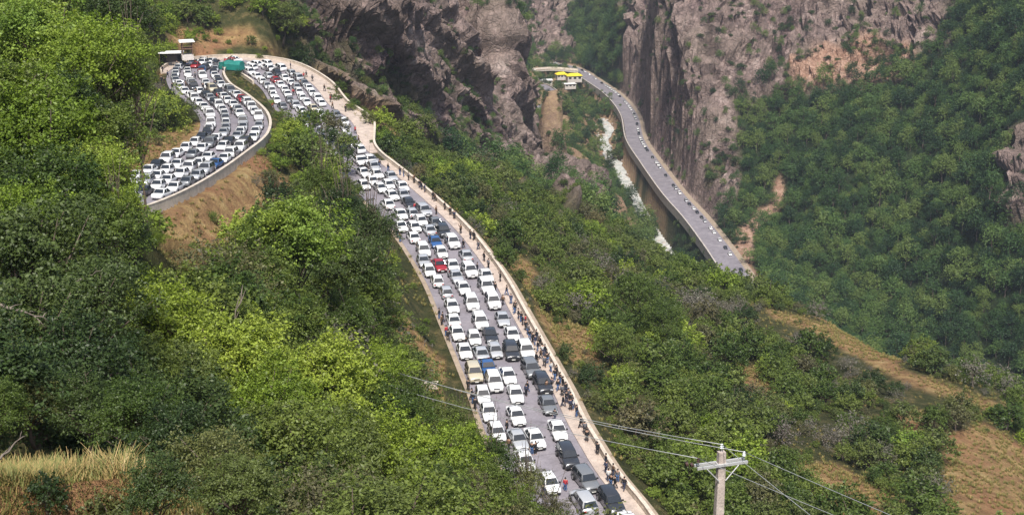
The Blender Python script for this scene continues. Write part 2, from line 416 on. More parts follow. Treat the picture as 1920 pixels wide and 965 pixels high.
# the sheet gives way to the roads and the river bed
dm, zm, sm = nearest(X, Y, main_c); dh, zh, sh = nearest(X, Y, hp_c); dv, zv, sv_ = nearest(X, Y, vr_c); dr, zr, sr = nearest(X, Y, rv_c); dl, zl, sl = nearest(X, Y, lr_c)
keep = np.clip((np.minimum.reduce([dm-10, dh-9, dv-10, dr-8, dl-8]))/14, 0, 1)
disp *= keep
Xd = X + nx*disp; Yd = Y + ny*disp; Zd = Z + nz*disp
def carve(Zc, d, zroad, w, blend, side=None, wr=None, br=None, drop=.12):
    ww = np.where(side > 0, wr, w) if wr is not None else w
    bb = np.where(side > 0, br, blend) if br is not None else blend
    t = np.clip((d - ww) / bb, 0, 1); t = t*t*(3-2*t)
    return (zroad - drop)*(1-t) + Zc*t
Zd = carve(Zd, dr, zr, 7, 14, drop=.8)
Zd = carve(Zd, dv, zv, VW+3.6, 9, sv_, VW+.2, 2.4)
Zd = carve(Zd, dl, zl, 5.5, 10)
dmE = dm
Zd = carve(Zd, dmE, zm, MW+1.5, 5, sm, MW+3.2, 5)
Zd = carve(Zd, dh, zh - np.where((sh < 0) & (dh > HW+.45) & (zh > 13.2), .8, 0), np.where((sh > 0) & (zh < 11.9) & (zh > 5.5), HW+4.6, HW+1.6), 4)
print('hp len', len(hp_c))
X, Y, Z = Xd, Yd, Zd
PX, PY = proj(np.stack([X, Y, Z], -1))
idx = np.arange(NR*NC).reshape(NR, NC)
F = np.stack([idx[:-1, :-1], idx[:-1, 1:], idx[1:, 1:], idx[1:, :-1]], -1).reshape(-1, 4)

m, nt, b, o = new_mat('hillside')
vec = objvec(nt)
n1 = noise(nt, .35, 6, .65, vec); n2 = noise(nt, .06, 5, .6, vec); n3 = noise(nt, 2.2, 4, .6, vec)
soil = ramp(nt, n1, [(.3, (.21, .12, .060)), (.46, (.36, .22, .105)), (.6, (.50, .34, .15)), (.74, (.58, .47, .25))])
redsoil = ramp(nt, n3, [(.3, (.29, .125, .065)), (.7, (.48, .26, .14))])
soil = mixc(nt, ramp(nt, n2, [(.50, (0, 0, 0)), (.66, (.9, .9, .9))]), soil, redsoil)
green = ramp(nt, n1, [(.3, (.038, .046, .018)), (.5, (.075, .080, .030)), (.64, (.16, .135, .06)), (.76, (.30, .22, .10))])
vr_ = objvec(nt, (1, .6, 1), (0.5, .2, .4))
r1 = noise(nt, .09, 8, .7, vr_); r2 = noise(nt, .33, 8, .8, vr_); r3 = noise(nt, .025, 3, .5, vec)
rockc = ramp(nt, r1, [(.30, (.07, .048, .048)), (.45, (.150, .115, .110)), (.57, (.255, .200, .188)), (.70, (.46, .40, .375))])
rockd = ramp(nt, r2, [(.32, (.22, .19, .19)), (.5, (.9, .86, .84)), (.7, (1.7, 1.6, 1.55))])
vo = nt.nodes.new('ShaderNodeTexVoronoi'); vo.feature = 'DISTANCE_TO_EDGE'; vo.inputs['Scale'].default_value = .16
wv = nt.nodes.new('ShaderNodeMix'); wv.data_type = 'VECTOR'; wv.inputs[0].default_value = .12
nv = nt.nodes.new('ShaderNodeTexNoise'); nv.inputs['Scale'].default_value = .12; nt.links.new(vr_, nv.inputs['Vector'])
sc3 = nt.nodes.new('ShaderNodeVectorMath'); sc3.operation = 'MULTIPLY_ADD'; nt.links.new(nv.outputs['Color'], sc3.inputs[0]); sc3.inputs[1].default_value = (22, 22, 22); nt.links.new(vr_, sc3.inputs[2])
nt.links.new(sc3.outputs[0], vo.inputs['Vector'])
crk = ramp(nt, vo.outputs['Distance'], [(.0, (.35, .33, .33)), (.10, (1, 1, 1))])
rockc = mixc(nt, 1.0, rockc, rockd, 'MULTIPLY'); rockc = mixc(nt, .42, rockc, crk, 'MULTIPLY'); rockc = mixc(nt, 1.0, rockc, (1.3, 1.27, 1.27), 'MULTIPLY')
rockc = mixc(nt, ramp(nt, r3, [(.45, (0, 0, 0)), (.62, (.55, .55, .55))]), rockc, mixc(nt, .5, rockc, (.16, .14, .09)))
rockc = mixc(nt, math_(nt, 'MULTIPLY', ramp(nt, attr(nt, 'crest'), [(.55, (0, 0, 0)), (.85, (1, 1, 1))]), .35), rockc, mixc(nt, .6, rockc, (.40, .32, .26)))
rockc = mixc(nt, ramp(nt, math_(nt, 'ADD', attr(nt, 'crest'), math_(nt, 'MULTIPLY', n2, .4)), [(.32, (.95, .95, .95)), (.52, (0, 0, 0))]), rockc, mixc(nt, .35, green, rockc))
c = mixc(nt, attr(nt, 'bare'), green, soil)
c = mixc(nt, attr(nt, 'wood'), c, mixc(nt, n1, (.018, .034, .014), (.045, .060, .024)))
c = mixc(nt, attr(nt, 'bank'), c, mixc(nt, .5, soil, (.32, .24, .19)))
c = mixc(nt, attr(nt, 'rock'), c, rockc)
c = mixc(nt, attr(nt, 'slide'), c, ramp(nt, n1, [(.3, (.28, .15, .10)), (.6, (.52, .34, .25)), (.8, (.6, .5, .42))]))
nt.links.new(c, b.inputs['Base Color']); b.inputs['Roughness'].default_value = .95; b.inputs['Specular IOR Level'].default_value = .15
hh = math_(nt, 'ADD', math_(nt, 'MULTIPLY', math_(nt, 'MULTIPLY', crk, attr(nt, 'rock')), .4), math_(nt, 'ADD', math_(nt, 'MULTIPLY', r2, 1.0), math_(nt, 'MULTIPLY', n3, .25)))
bump(nt, b, hh, 1.0, 2.2)
M_HILL = m
V = np.stack([X, Y, Z], -1).reshape(-1, 3)
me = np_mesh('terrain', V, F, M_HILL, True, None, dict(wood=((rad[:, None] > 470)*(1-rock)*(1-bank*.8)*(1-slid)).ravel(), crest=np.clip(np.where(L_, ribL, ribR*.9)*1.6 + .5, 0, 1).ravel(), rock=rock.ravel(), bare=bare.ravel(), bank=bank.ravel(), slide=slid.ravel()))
fr = (rock.ravel()[F].mean(1) < .35); me.polygons.foreach_set('use_smooth', fr)
terrain = link('terrain', me); tag(terrain, 'steep valley slopes with rust soil, scrub ground and purple-brown crags', None, None, 'structure')

def ground(x, y):
    """height of the finished terrain sheet (by its polar lattice)"""
    r = math.hypot(x, y); a = math.atan2(x, y)
    j = int(np.clip(round((a - az[0]) / (az[1] - az[0])), 0, NC-1)); i = int(np.clip(np.searchsorted(rad, r), 1, NR-1))
    t = (r - rad[i-1]) / (rad[i] - rad[i-1])
    return float(Z[i-1, j]*(1-t) + Z[i, j]*t)
# what the slopes hide from the viewpoint
tanv = (Z - CAM_Z) / np.maximum(np.sqrt(X*X + Y*Y), .1)
runmax = np.maximum.accumulate(tanv, axis=0)

# ------------------------------------------------------------------ roads, walls, river
def strip(L, a, bb, name, mat, dz=0.0, smooth=True, parent=None, seg=1, kind='structure', thick=0):
    A_ = [offset(L, a + (bb-a)*k/seg) for k in range(seg+1)]
    n = len(L); V = np.concatenate(A_); V[:, 2] += dz
    F = [(k*n+i, k*n+i+1, (k+1)*n+i+1, (k+1)*n+i) for k in range(seg) for i in range(n-1)]
    F = np.array(F)[:, ::-1]
    o = link(name, np_mesh(name, V, F, mat, smooth), parent)
    if kind: o['kind'] = kind
    return o
def wall_mesh(L, off, th, z0, z1, name, mat, parent=None):
    A_ = offset(L, off-th/2); B_ = offset(L, off+th/2); n = len(L); rings = []
    for i in range(n):
        a, b2 = A_[i], B_[i]
        rings.append([(a[0], a[1], a[2]+z0), (b2[0], b2[1], b2[2]+z0), (b2[0], b2[1], b2[2]+z1), (a[0], a[1], a[2]+z1)])
    mb = MB(); mb.rings(rings); return mb.build(name, mat, parent)
m, nt, b, o = new_mat('asphalt')
v = objvec(nt); n1 = noise(nt, .25, 6, .6, v); n2 = noise(nt, 3, 5, .7, v)
c = ramp(nt, n1, [(.35, (.185, .168, .188)), (.6, (.245, .225, .248)), (.75, (.31, .285, .30))])
c = mixc(nt, .6, c, ramp(nt, n2, [(.3, (.7, .7, .7)), (.7, (1.2, 1.2, 1.2))]), 'MULTIPLY')
nt.links.new(c, b.inputs['Base Color']); b.inputs['Roughness'].default_value = .85; bump(nt, b, n2, .3, .02)
M_ASPH = m
vo = nt.nodes.new('ShaderNodeTexVoronoi'); vo.feature = 'DISTANCE_TO_EDGE'; vo.inputs['Scale'].default_value = .11; nt.links.new(v, vo.inputs['Vector'])
c = mixc(nt, .5, c, ramp(nt, vo.outputs['Distance'], [(0, (.45, .45, .45)), (.012, (1, 1, 1))]), 'MULTIPLY')
c = mixc(nt, ramp(nt, noise(nt, .6, 3, .5, v), [(.62, (0, 0, 0)), (.70, (.45, .45, .45))]), c, (.07, .065, .07))
nt.links.new(c, b.inputs['Base Color'])
def stone_mat(name, c0, c1, sc=.8):
    m, nt, b, o = new_mat(name); v = objvec(nt); n1 = noise(nt, sc, 6, .65, v); n2 = noise(nt, sc*6, 4, .6, v)
    c = ramp(nt, n1, [(.3, c0), (.68, c1)]); c = mixc(nt, .5, c, ramp(nt, n2, [(.3, (.65, .65, .65)), (.7, (1.25, 1.22, 1.2))]), 'MULTIPLY')
    nt.links.new(c, b.inputs['Base Color']); b.inputs['Roughness'].default_value = .9; bump(nt, b, n2, .5, .05); return m
M_PAVE = stone_mat('pavement', (.34, .28, .24), (.54, .45, .38))
M_CONC = stone_mat('pale_concrete', (.42, .36, .29), (.66, .58, .48))
M_VERGE = stone_mat('dirt_verge', (.24, .19, .14), (.40, .32, .24))
M_MASON = stone_mat('grey_masonry', (.34, .31, .28), (.54, .49, .45), .5)
M_PAINT = simple('road_paint', (.7, .7, .68), .6, var=.15, scale=1)
strip(main_c, -MW, MW, 'road', M_ASPH, .03, seg=4)
strip(hp_c, -HW, HW, 'road', M_ASPH, .035, seg=4)
strip(vr_c, -VW, VW, 'road', M_ASPH, .05, seg=2)
strip(lr_c, -4, 4, 'road', M_ASPH, .06, seg=2)
def slab(L, a, b2, h, name, mat):           # raised pavement with its kerb face
    mb = MB(); A_ = offset(L, a); B_ = offset(L, b2); rings = []
    for p, q in zip(A_, B_): rings.append([(p[0], p[1], p[2]-.1), (q[0], q[1], q[2]-.1), (q[0], q[1], q[2]+h), (p[0], p[1], p[2]+h)])
    mb.rings(rings); o = mb.build(name, mat); o['kind'] = 'structure'; return o
slab(main_c, MW+.005, MW+1.75, .15, 'pavement', M_PAVE)
strip(main_c, MW+2.15, MW+3.2, 'verge', M_VERGE, .02)
strip(vr_c, -VW-3.2, -VW-.01, 'verge', M_VERGE, .03)
strip(main_c, -MW-.7, -MW-.005, 'verge', M_VERGE, .012)
HPO = np.interp(np.arange(60), [0, 14, 46, 59], [MW+1.97, HW+4.4, HW+4.4, HW+1.4])
slab(hp_c[4:60], HW+.005, HPO[4:]-.2, .15, 'pavement', M_PAVE)
t = empty('parapet_wall', tuple(main_c[0])); inv = Matrix.Translation(-Vector(main_c[0]))
tag(t, 'long pale concrete parapet wall along the valley edge of the crowded road', 'wall')
def local(o, base):                         # shift a world-built mesh so its parent empty can carry it
    o.data.transform(Matrix.Translation(-Vector(base))); return o
local(wall_mesh(main_c, MW+1.97, .36, -.8, .85, 'wall_body', M_CONC, t), main_c[0])
local(wall_mesh(main_c, MW+1.97, .46, .853, .97, 'coping', M_CONC, t), main_c[0])
def side_wall(L, off, th, z0, z1, label, mat=M_CONC, name='retaining_wall'):
    t = empty(name, tuple(L[0])); tag(t, label, 'wall')
    local(wall_mesh(L, off, th, z0, z1, 'wall_body', mat, t), L[0]); local(wall_mesh(L, off, th+.1, z1+.003, z1+.12, 'coping', mat, t), L[0]); return t
for L, off, z0, lab in ((hp_c[36:150], -HW-.4, -1.0, 'pale retaining wall under the outer edge of the upper hairpin leg'),):
    side_wall(L, off, .4, z0, .6, lab)
side_wall(hp_c[0:60], HPO, .35, -1.5, .75, 'low pale parapet curving round the outside of the hairpin')
side_wall(vr_c[2:], VW+1.0, .7, -4.5, .8, 'tall grey wall carrying the far valley road above the river', M_MASON)
side_wall(lr_c, 4.3, .5, -4, .9, 'pale wall beside the short lower road near the gorge')

# river
def ribbon(L, wid, name, mat, dz):
    n = len(L); V = []
    t = np.gradient(L[:, :2], axis=0); t /= np.linalg.norm(t, axis=1)[:, None]; nn = np.stack([t[:, 1], -t[:, 0]], 1)
    wl = wid*(1+.75*fbm(L[:, 0]/9, L[:, 1]/9, L[:, 0]*0, 3, 5)); wr = wid*(1+.75*fbm(L[:, 0]/9, L[:, 1]/9, L[:, 0]*0+9, 3, 8))
    K = 7
    for k in range(K):
        q = k/(K-1); p = L.copy(); p[:, :2] += nn*(-wl*(1-q) + wr*q)[:, None]; p[:, 2] += dz; V.append(p)
    V = np.concatenate(V); F = np.array([(k*n+i, (k+1)*n+i, (k+1)*n+i+1, k*n+i+1) for k in range(K-1) for i in range(n-1)])
    return link(name, np_mesh(name, V, F, mat, True))
m, nt, b, o = new_mat('river_water'); v = objvec(nt)
n1 = noise(nt, .12, 5, .7, v); n2 = noise(nt, .8, 5, .7, v)
nt.links.new(ramp(nt, n1, [(.3, (.30, .33, .31)), (.48, (.50, .51, .48)), (.68, (.74, .73, .70))]), b.inputs['Base Color'])  # white glare on the water is painted into these pale tones
b.inputs['Roughness'].default_value = .3; bump(nt, b, n2, .6, .4)
M_RIV = m
wr_ = np.interp(np.arange(len(rv_c)), [0, len(rv_c)*.35, len(rv_c)*.6, len(rv_c)], [3.0, 4.4, 8.6, 11.5])
tag(ribbon(rv_c, wr_, 'river', M_RIV, .1), kind='structure')

# ------------------------------------------------------------------ foliage
def leaf_mat(name, cols, transl=.25, spread=.35, nscale=.25, obj=.55):
    m = bpy.data.materials.new(name); m.use_nodes = True; nt = m.node_tree; nt.nodes.clear()
    o = nt.nodes.new('ShaderNodeOutputMaterial')
    oi = nt.nodes.new('ShaderNodeObjectInfo'); ge = nt.nodes.new('ShaderNodeNewGeometry')
    n = noise(nt, nscale, 3, .6, ge.outputs['Position'])
    f = math_(nt, 'ADD', math_(nt, 'MULTIPLY', oi.outputs['Random'], obj), math_(nt, 'MULTIPLY', n, 1-obj))
    c = ramp(nt, f, [(.2 + .6*i/(len(cols)-1), q) for i, q in enumerate(cols)])
    v = math_(nt, 'ADD', math_(nt, 'MULTIPLY', ge.outputs['Random Per Island'], spread*2), 1-spread)
    cc = nt.nodes.new('ShaderNodeCombineColor')
    for i in range(3): nt.links.new(v, cc.inputs[i])
    c = mixc(nt, 1.0, c, cc.outputs[0], 'MULTIPLY')
    d = nt.nodes.new('ShaderNodeBsdfPrincipled'); nt.links.new(c, d.inputs['Base Color']); d.inputs['Roughness'].default_value = .5; d.inputs['Specular IOR Level'].default_value = .35
    t = nt.nodes.new('ShaderNodeBsdfTranslucent'); nt.links.new(mixc(nt, 1.0, c, (1.15, 1.25, .45), 'MULTIPLY'), t.inputs[0])
    mx = nt.nodes.new('ShaderNodeMixShader'); mx.inputs[0].default_value = transl
    nt.links.new(d.outputs[0], mx.inputs[1]); nt.links.new(t.outputs[0], mx.inputs[2]); nt.links.new(mx.outputs[0], o.inputs[0])
    return m
M_BRIGHT = leaf_mat('leaves_bright', [(.11, .17, .018), (.18, .25, .028), (.27, .33, .045), (.15, .23, .035)], .3, .45, .35)
M_MID = leaf_mat('leaves_mid', [(.045, .078, .014), (.085, .125, .022), (.135, .175, .032), (.095, .12, .035)], .25, .4)
M_DARK = leaf_mat('leaves_dark', [(.024, .044, .011), (.042, .070, .017), (.070, .098, .024)], .2, .4)
M_OLIVE = leaf_mat('leaves_olive', [(.075, .088, .026), (.125, .135, .040), (.095, .090, .045), (.15, .13, .05)], .2, .4)
M_GREY = leaf_mat('leaves_grey', [(.10, .095, .065), (.14, .13, .10), (.11, .09, .08)], .1, .4)
M_FAR = leaf_mat('leaves_far', [(.024, .058, .018), (.048, .100, .025), (.088, .155, .036), (.135, .19, .045)], .2, .25, .02, .8)
M_BARK = simple('bark', (.12, .09, .07), .9, var=.4, scale=4)
M_BARKL = simple('pale_bark', (.17, .14, .11), .9, var=.3, scale=4)
def crown_v(nleaf, rx, rz, nl, lr, ls, seed, cz=0.0, flat=0.0, up=.55):
    g = np.random.default_rng(seed)
    d = g.normal(size=(nl, 3)); d /= np.linalg.norm(d, axis=1)[:, None]; d[:, 2] = np.abs(d[:, 2])*1.15 - .42
    rr = g.uniform(.25, 1.12, nl)[:, None]; d[:, :2] *= (1 + .25*np.sin(3*np.arctan2(d[:, 1], d[:, 0]) + seed))[:, None]
    C_ = d * rr * np.array([rx, rx, rz]) * (1 - lr*.6)
    R_ = g.uniform(.5, 1.35, nl) * lr * rx
    w = R_**2; k = g.choice(nl, nleaf, p=w/w.sum())
    e = g.normal(size=(nleaf, 3)); e /= np.linalg.norm(e, axis=1)[:, None]; e[:, 2] = np.where(e[:, 2] < -.35, -e[:, 2], e[:, 2])
    q = g.uniform(.55, 1.08, nleaf)**.7
    P = C_[k] + e * (R_[k]*q)[:, None] * np.array([1, 1, .72])
    P += g.normal(size=P.shape) * ls * .5
    nrm = e*.6 + np.array([0, 0, up]) + g.normal(size=P.shape)*.45; nrm /= np.linalg.norm(nrm, axis=1)[:, None]
    a = np.cross(nrm, g.normal(size=P.shape)); a /= np.linalg.norm(a, axis=1)[:, None]; b_ = np.cross(nrm, a)
    s = (ls * g.uniform(.6, 1.35, nleaf))[:, None]
    V = np.stack([P - a*s*.55, P + b_*s*.36 - nrm*s*.08, P + a*s*.6, P - b_*s*.36 - nrm*s*.08], 1).reshape(-1, 3)
    V[:, 2] += cz
    F = np.arange(nleaf*4).reshape(-1, 4)
    return V, F, C_ + np.array([0, 0, cz])
def trunk_mb(h, r, tips, seed, n=7, bend=.06):
    g = random.Random(seed); mb = MB(); pts = []; x = y = 0
    for i in range(6):
        pts.append((x, y, h*i/5)); x += g.uniform(-1, 1)*h*bend; y += g.uniform(-1, 1)*h*bend
    mb.tube(pts, [r*(1 - .12*i) for i in range(6)], n)
    for tp in tips:
        k = g.choice([2, 3, 4, 5]); p = Vector(pts[k]); q = Vector(tp)
        if q.z < p.z + .1: p = Vector(pts[2])
        mid = (p+q)/2 + Vector((g.uniform(-1, 1), g.uniform(-1, 1), g.uniform(0, 1)))*(q-p).length*.12
        mb.tube([p, mid, q], [r*.42, r*.26, r*.08], 5)
    return mb
def tree_proto(nleaf, rx, rz, nl, lr, ls, seed, th, tr, mleaf, mbark, up=.55, nt_=10):
    """unit tree: crown centre at height th above the base"""
    V, F, C_ = crown_v(nleaf, rx, rz, nl, lr, ls, seed, th, up=up)
    cr = np_mesh('crown', V, F, mleaf)
    tm = trunk_mb(th - rz*.1, tr, [tuple(c) for c in C_[:nt_]], seed).mesh('trunk', mbark, True)
    return cr, tm
def merged(cr, tm, name):
    nv = len(cr.vertices); a = np.empty(nv*3, np.float32); cr.vertices.foreach_get('co', a)
    nb = len(tm.vertices); b_ = np.empty(nb*3, np.float32); tm.vertices.foreach_get('co', b_)
    F = [list(p.vertices) for p in cr.polygons] + [[i+nv for i in p.vertices] for p in tm.polygons]
    return np_mesh(name, np.r_[a, b_].reshape(-1, 3), F, [cr.materials[0], tm.materials[0]], False, [0]*len(cr.polygons) + [1]*len(tm.polygons))
def place_tree(proto, name, loc, s, rz, label, cat, group, sz=1.0):
    t = empty(name, loc, rz); t.scale = (s, s, s*sz); tag(t, label, cat, group)
    link('trunk', proto[1], t); link('crown', proto[0], t); return t

def spray_v(nleaf, rx, rz, nt_, ls, seed, cz, up=.5):
    """leafy twigs springing from all through a lobed crown"""
    g = np.random.default_rng(seed)
    d = g.normal(size=(nt_, 3)); d /= np.linalg.norm(d, axis=1)[:, None]; d[:, 2] = np.where(d[:, 2] < -.45, -d[:, 2], d[:, 2])
    lob = 1 + .38*vnoise(d[:, 0]*1.7+seed, d[:, 1]*1.7, d[:, 2]*1.7, seed) + .2*vnoise(d[:, 0]*4+seed, d[:, 1]*4, d[:, 2]*4, seed)
    q = (g.uniform(.12, 1, nt_)**.45) * lob
    C_ = d*q[:, None]*np.array([rx, rx, rz])*.86
    dirn = d*.8 + g.normal(size=d.shape)*.5 + np.array([0, 0, .12]); dirn /= np.linalg.norm(dirn, axis=1)[:, None]
    L = g.uniform(.16, .42, nt_)
    k = g.integers(0, nt_, nleaf); t = g.uniform(-.35, 1, nleaf)
    wid = .085*(1.15-np.clip(t, 0, 1))
    P = C_[k] + dirn[k]*(t*L[k])[:, None] + g.normal(size=(nleaf, 3))*wid[:, None]*np.array([1, 1, .7])
    P[:, 2] -= .10*np.clip(t, 0, 1)**2 * L[k]*2
    nrm = d[k]*.35 + np.array([0, 0, up]) + g.normal(size=P.shape)*.5; nrm /= np.linalg.norm(nrm, axis=1)[:, None]
    a = np.cross(nrm, g.normal(size=P.shape)); a /= np.linalg.norm(a, axis=1)[:, None]; b_ = np.cross(nrm, a)
    s = (ls*g.uniform(.55, 1.4, nleaf))[:, None]
    V = np.stack([P - a*s*.55, P + b_*s*.32 - nrm*s*.1, P + a*s*.65, P - b_*s*.32 - nrm*s*.1], 1).reshape(-1, 3); V[:, 2] += cz
    return V, np.arange(nleaf*4).reshape(-1, 4), C_ + np.array([0, 0, cz])
def spray_proto(nleaf, rx, rz, nt_, ls, seed, th, tr, mleaf, mbark, up=.5, lim=26, **kw):
    V, F, C_ = spray_v(nleaf, rx, rz, nt_, ls, seed, th, up)
    return np_mesh('crown', V, F, mleaf), trunk_mb(th - rz*.1, tr, [tuple(c) for c in C_[:lim]], seed).mesh('trunk', mbark, True)
FT = {}
for key, mat, n_, ls in (('bright', M_BRIGHT, 15000, .042), ('mid', M_MID, 15000, .042), ('dark', M_DARK, 12000, .045), ('olive', M_OLIVE, 9000, .042)):
    FT[key] = [spray_proto(n_, 1.0, .85, 190, ls, 500+i*13+len(key), 1.35, .055, mat, M_BARK, .5, lim=26) for i in range(3)]
# slope shrubs and forest crowns, unit radius 1
SH = {}
for key, mat, nlf in (('mid', M_MID, 2200), ('bright', M_BRIGHT, 2200), ('dark', M_DARK, 2200), ('olive', M_OLIVE, 1700), ('grey', M_GREY, 700)):
    SH[key] = [spray_proto(nlf, 1.0, .85, 75, .095 if key != 'grey' else .08, 100+i*7+hash_, .75, .05, mat, M_BARK if key != 'grey' else M_BARKL, lim=9)
               for i, hash_ in ((0, 1), (1, 4), (2, 9))]
FARC = [merged(*spray_proto(1500, .86, .90 + .12*(i % 3), 150, .085, 300+i*5, 1.0, .05, M_FAR, M_BARK, .4, 2), 'forest_tree') for i in range(6)]
FARD = [merged(*tree_proto(560, 1.0, .8, 9, .46, .14, 330+i, .6, .05, M_DARK, M_BARK, nt_=2), 'cliff_shrub') for i in range(3)]

def gn_scatter(name, label, P, S, RZ, VI, meshes, sz=None):
    cl = bpy.data.collections.new(name + '_kinds')
    for i, me_ in enumerate(meshes):
        cl.objects.link(bpy.data.objects.new('%s_%02d' % (name, i), me_))
    me_ = bpy.data.meshes.new(name); me_.vertices.add(len(P)); me_.vertices.foreach_set('co', np.asarray(P, np.float32).ravel())
    for n_, a in (('sc', S), ('rz', RZ), ('sz', sz if sz is not None else np.ones(len(P)))):
        q = me_.attributes.new(n_, 'FLOAT', 'POINT'); q.data.foreach_set('value', np.asarray(a, np.float32))
    q = me_.attributes.new('vi', 'INT', 'POINT'); q.data.foreach_set('value', np.asarray(VI, np.int32))
    ob = link(name, me_); ng = bpy.data.node_groups.new(name, 'GeometryNodeTree')
    ng.interface.new_socket('Geometry', in_out='INPUT', socket_type='NodeSocketGeometry'); ng.interface.new_socket('Geometry', in_out='OUTPUT', socket_type='NodeSocketGeometry')
    N = ng.nodes; gi = N.new('NodeGroupInput'); go = N.new('NodeGroupOutput'); ip = N.new('GeometryNodeInstanceOnPoints'); ci = N.new('GeometryNodeCollectionInfo')
    ci.inputs['Collection'].default_value = cl; ci.inputs['Separate Children'].default_value = True; ci.inputs['Reset Children'].default_value = True
    def na(n_, ty='FLOAT'):
        a = N.new('GeometryNodeInputNamedAttribute'); a.data_type = ty; a.inputs[0].default_value = n_
        return [o_ for o_ in a.outputs if o_.enabled and o_.name == 'Attribute'][0]
    cx = N.new('ShaderNodeCombineXYZ'); ng.links.new(na('rz'), cx.inputs[2])
    cs = N.new('ShaderNodeCombineXYZ'); sc_ = na('sc'); mu = N.new('ShaderNodeMath'); mu.operation = 'MULTIPLY'
    ng.links.new(sc_, mu.inputs[0]); ng.links.new(na('sz'), mu.inputs[1])
    ng.links.new(sc_, cs.inputs[0]); ng.links.new(sc_, cs.inputs[1]); ng.links.new(mu.outputs[0], cs.inputs[2])
    ng.links.new(gi.outputs[0], ip.inputs['Points']); ng.links.new(ci.outputs[0], ip.inputs['Instance']); ip.inputs['Pick Instance'].default_value = True
    ng.links.new(na('vi', 'INT'), ip.inputs['Instance Index']); ng.links.new(cx.outputs[0], ip.inputs['Rotation']); ng.links.new(cs.outputs[0], ip.inputs['Scale'])
    ng.links.new(ip.outputs[0], go.inputs[0])
    md = ob.modifiers.new('scatter', 'NODES'); md.node_group = ng
    tag(ob, label, None, None, 'stuff'); return ob

# where things grow
d1 = np.stack([np.diff(X, axis=1)[:-1], np.diff(Y, axis=1)[:-1], np.diff(Z, axis=1)[:-1]], -1)
d2 = np.stack([np.diff(X, axis=0)[:, :-1], np.diff(Y, axis=0)[:, :-1], np.diff(Z, axis=0)[:, :-1]], -1)
area = np.hypot(np.linalg.norm(d1[..., :2], axis=-1), 0) * np.linalg.norm(d2, axis=-1)
cell = lambda a: a[:-1, :-1]
def grow(density, rmin, n_try, seed, radius_fn):
    g = np.random.default_rng(seed); w = (area * density).ravel(); n = min(n_try, int(w.sum()*1.0) + 1)
    k = g.choice(len(w), n, p=w/w.sum()); i, j = np.unravel_index(k, area.shape)
    a, b_ = g.random(n), g.random(n)
    P = np.stack([X[i, j], Y[i, j], Z[i, j]], -1) + d1[i, j]*a[:, None] + d2[i, j]*b_[:, None]
    rr = radius_fn(g, n, i, j); keepi = []; H = {}
    for q in np.argsort(-rr*g.uniform(.8, 1, n)):
        r_ = rr[q]*rmin; cz = 4.0; cx_, cy_ = int(P[q, 0]//cz), int(P[q, 1]//cz); ok = True
        for dx in (-1, 0, 1):
            for dy in (-1, 0, 1):
                for (x2, y2, z2, r2) in H.get((cx_+dx, cy_+dy), ()):
                    if (x2-P[q, 0])**2 + (y2-P[q, 1])**2 + (z2-P[q, 2])**2 < ((r_+r2)*.5)**2: ok = False; break
                if not ok: break
            if not ok: break
        if ok: H.setdefault((cx_, cy_), []).append((*P[q], r_)); keepi.append(q)
    keepi = np.array(keepi); return P[keepi], rr[keepi], i[keepi], j[keepi], g
radc = cell(rad[:, None] + 0*X)
dRoad = cell(np.minimum.reduce([dm - MW - np.where(sm > 0, 2.4, 0), dh - HW - 1.0, dv - VW - 1, dr - 5.0, dl - 4.5]))
dropv = cell(runmax - tanv)                     # 0 where the ground is in view
inview = dropv < .03
patch = fbm(cell(X)/16, cell(Y)/16, cell(Z)/16, 3, 201)
rk, br_, bk, sd_ = cell(rock), cell(bare), cell(bank), cell(slid)
wood = (1-rk)*(1-bk*.93)*(1-sd_*.93)
# far forest
den = .24*wood*(radc > 470)*(dRoad > 2.5)*(radc < 1900) * (inview | (dropv < .08))
P, rr, i_, j_, g = grow(den, .92, 160000, 11, lambda g, n, i, j: g.choice([2.2, 3.2, 4.6, 6.0], n, p=[.35, .35, .22, .08])*g.uniform(.85, 1.2, n) * np.where(radc[i, j] > 1000, 1.25, 1.0))
P[:, 2] -= .5; n_far = len(P)
gn_scatter('valley_forest', 'dense blue-green forest covering the opposite valley side', P, rr, g.uniform(0, 6.3, len(P)), g.integers(0, 6, len(P)), FARC, g.uniform(.75, 1.3, len(P)))
# shrubs on the crags
gully = np.clip(-cell(np.where(L_, ribL, ribR))*2.2 + .32 + patch*.9, 0, 1)
den = (.010 + .22*gully**2)*rk*(radc > 330)*(dRoad > 2) + .03*sd_*(radc > 500)*(patch > .1)*(dRoad > 2) + .028*bk*(radc>600)*(dRoad > 2) + .25*(cell(dv) < 22)*(cell(sv_) > 0)*(cell(dv) > VW+2)*(radc > 500)*(dRoad > 1)*(patch > -.4) + .012*(cell(dr) < 26)*(radc > 800)*(dRoad > 2.5)
P, rr, i_, j_, g = grow(den, 1.1, 9000, 12, lambda g, n, i, j: g.uniform(.7, 2.1, n) * np.where(radc[i, j] > 760, 1.7, 1.0))
gn_scatter('crag_shrubs', 'dark shrubs rooted in the gullies and ledges of the crags', P, rr, g.uniform(0, 6.3, len(P)), g.integers(0, 7, len(P)), FARD + FARC, None)
n_crag = len(P)
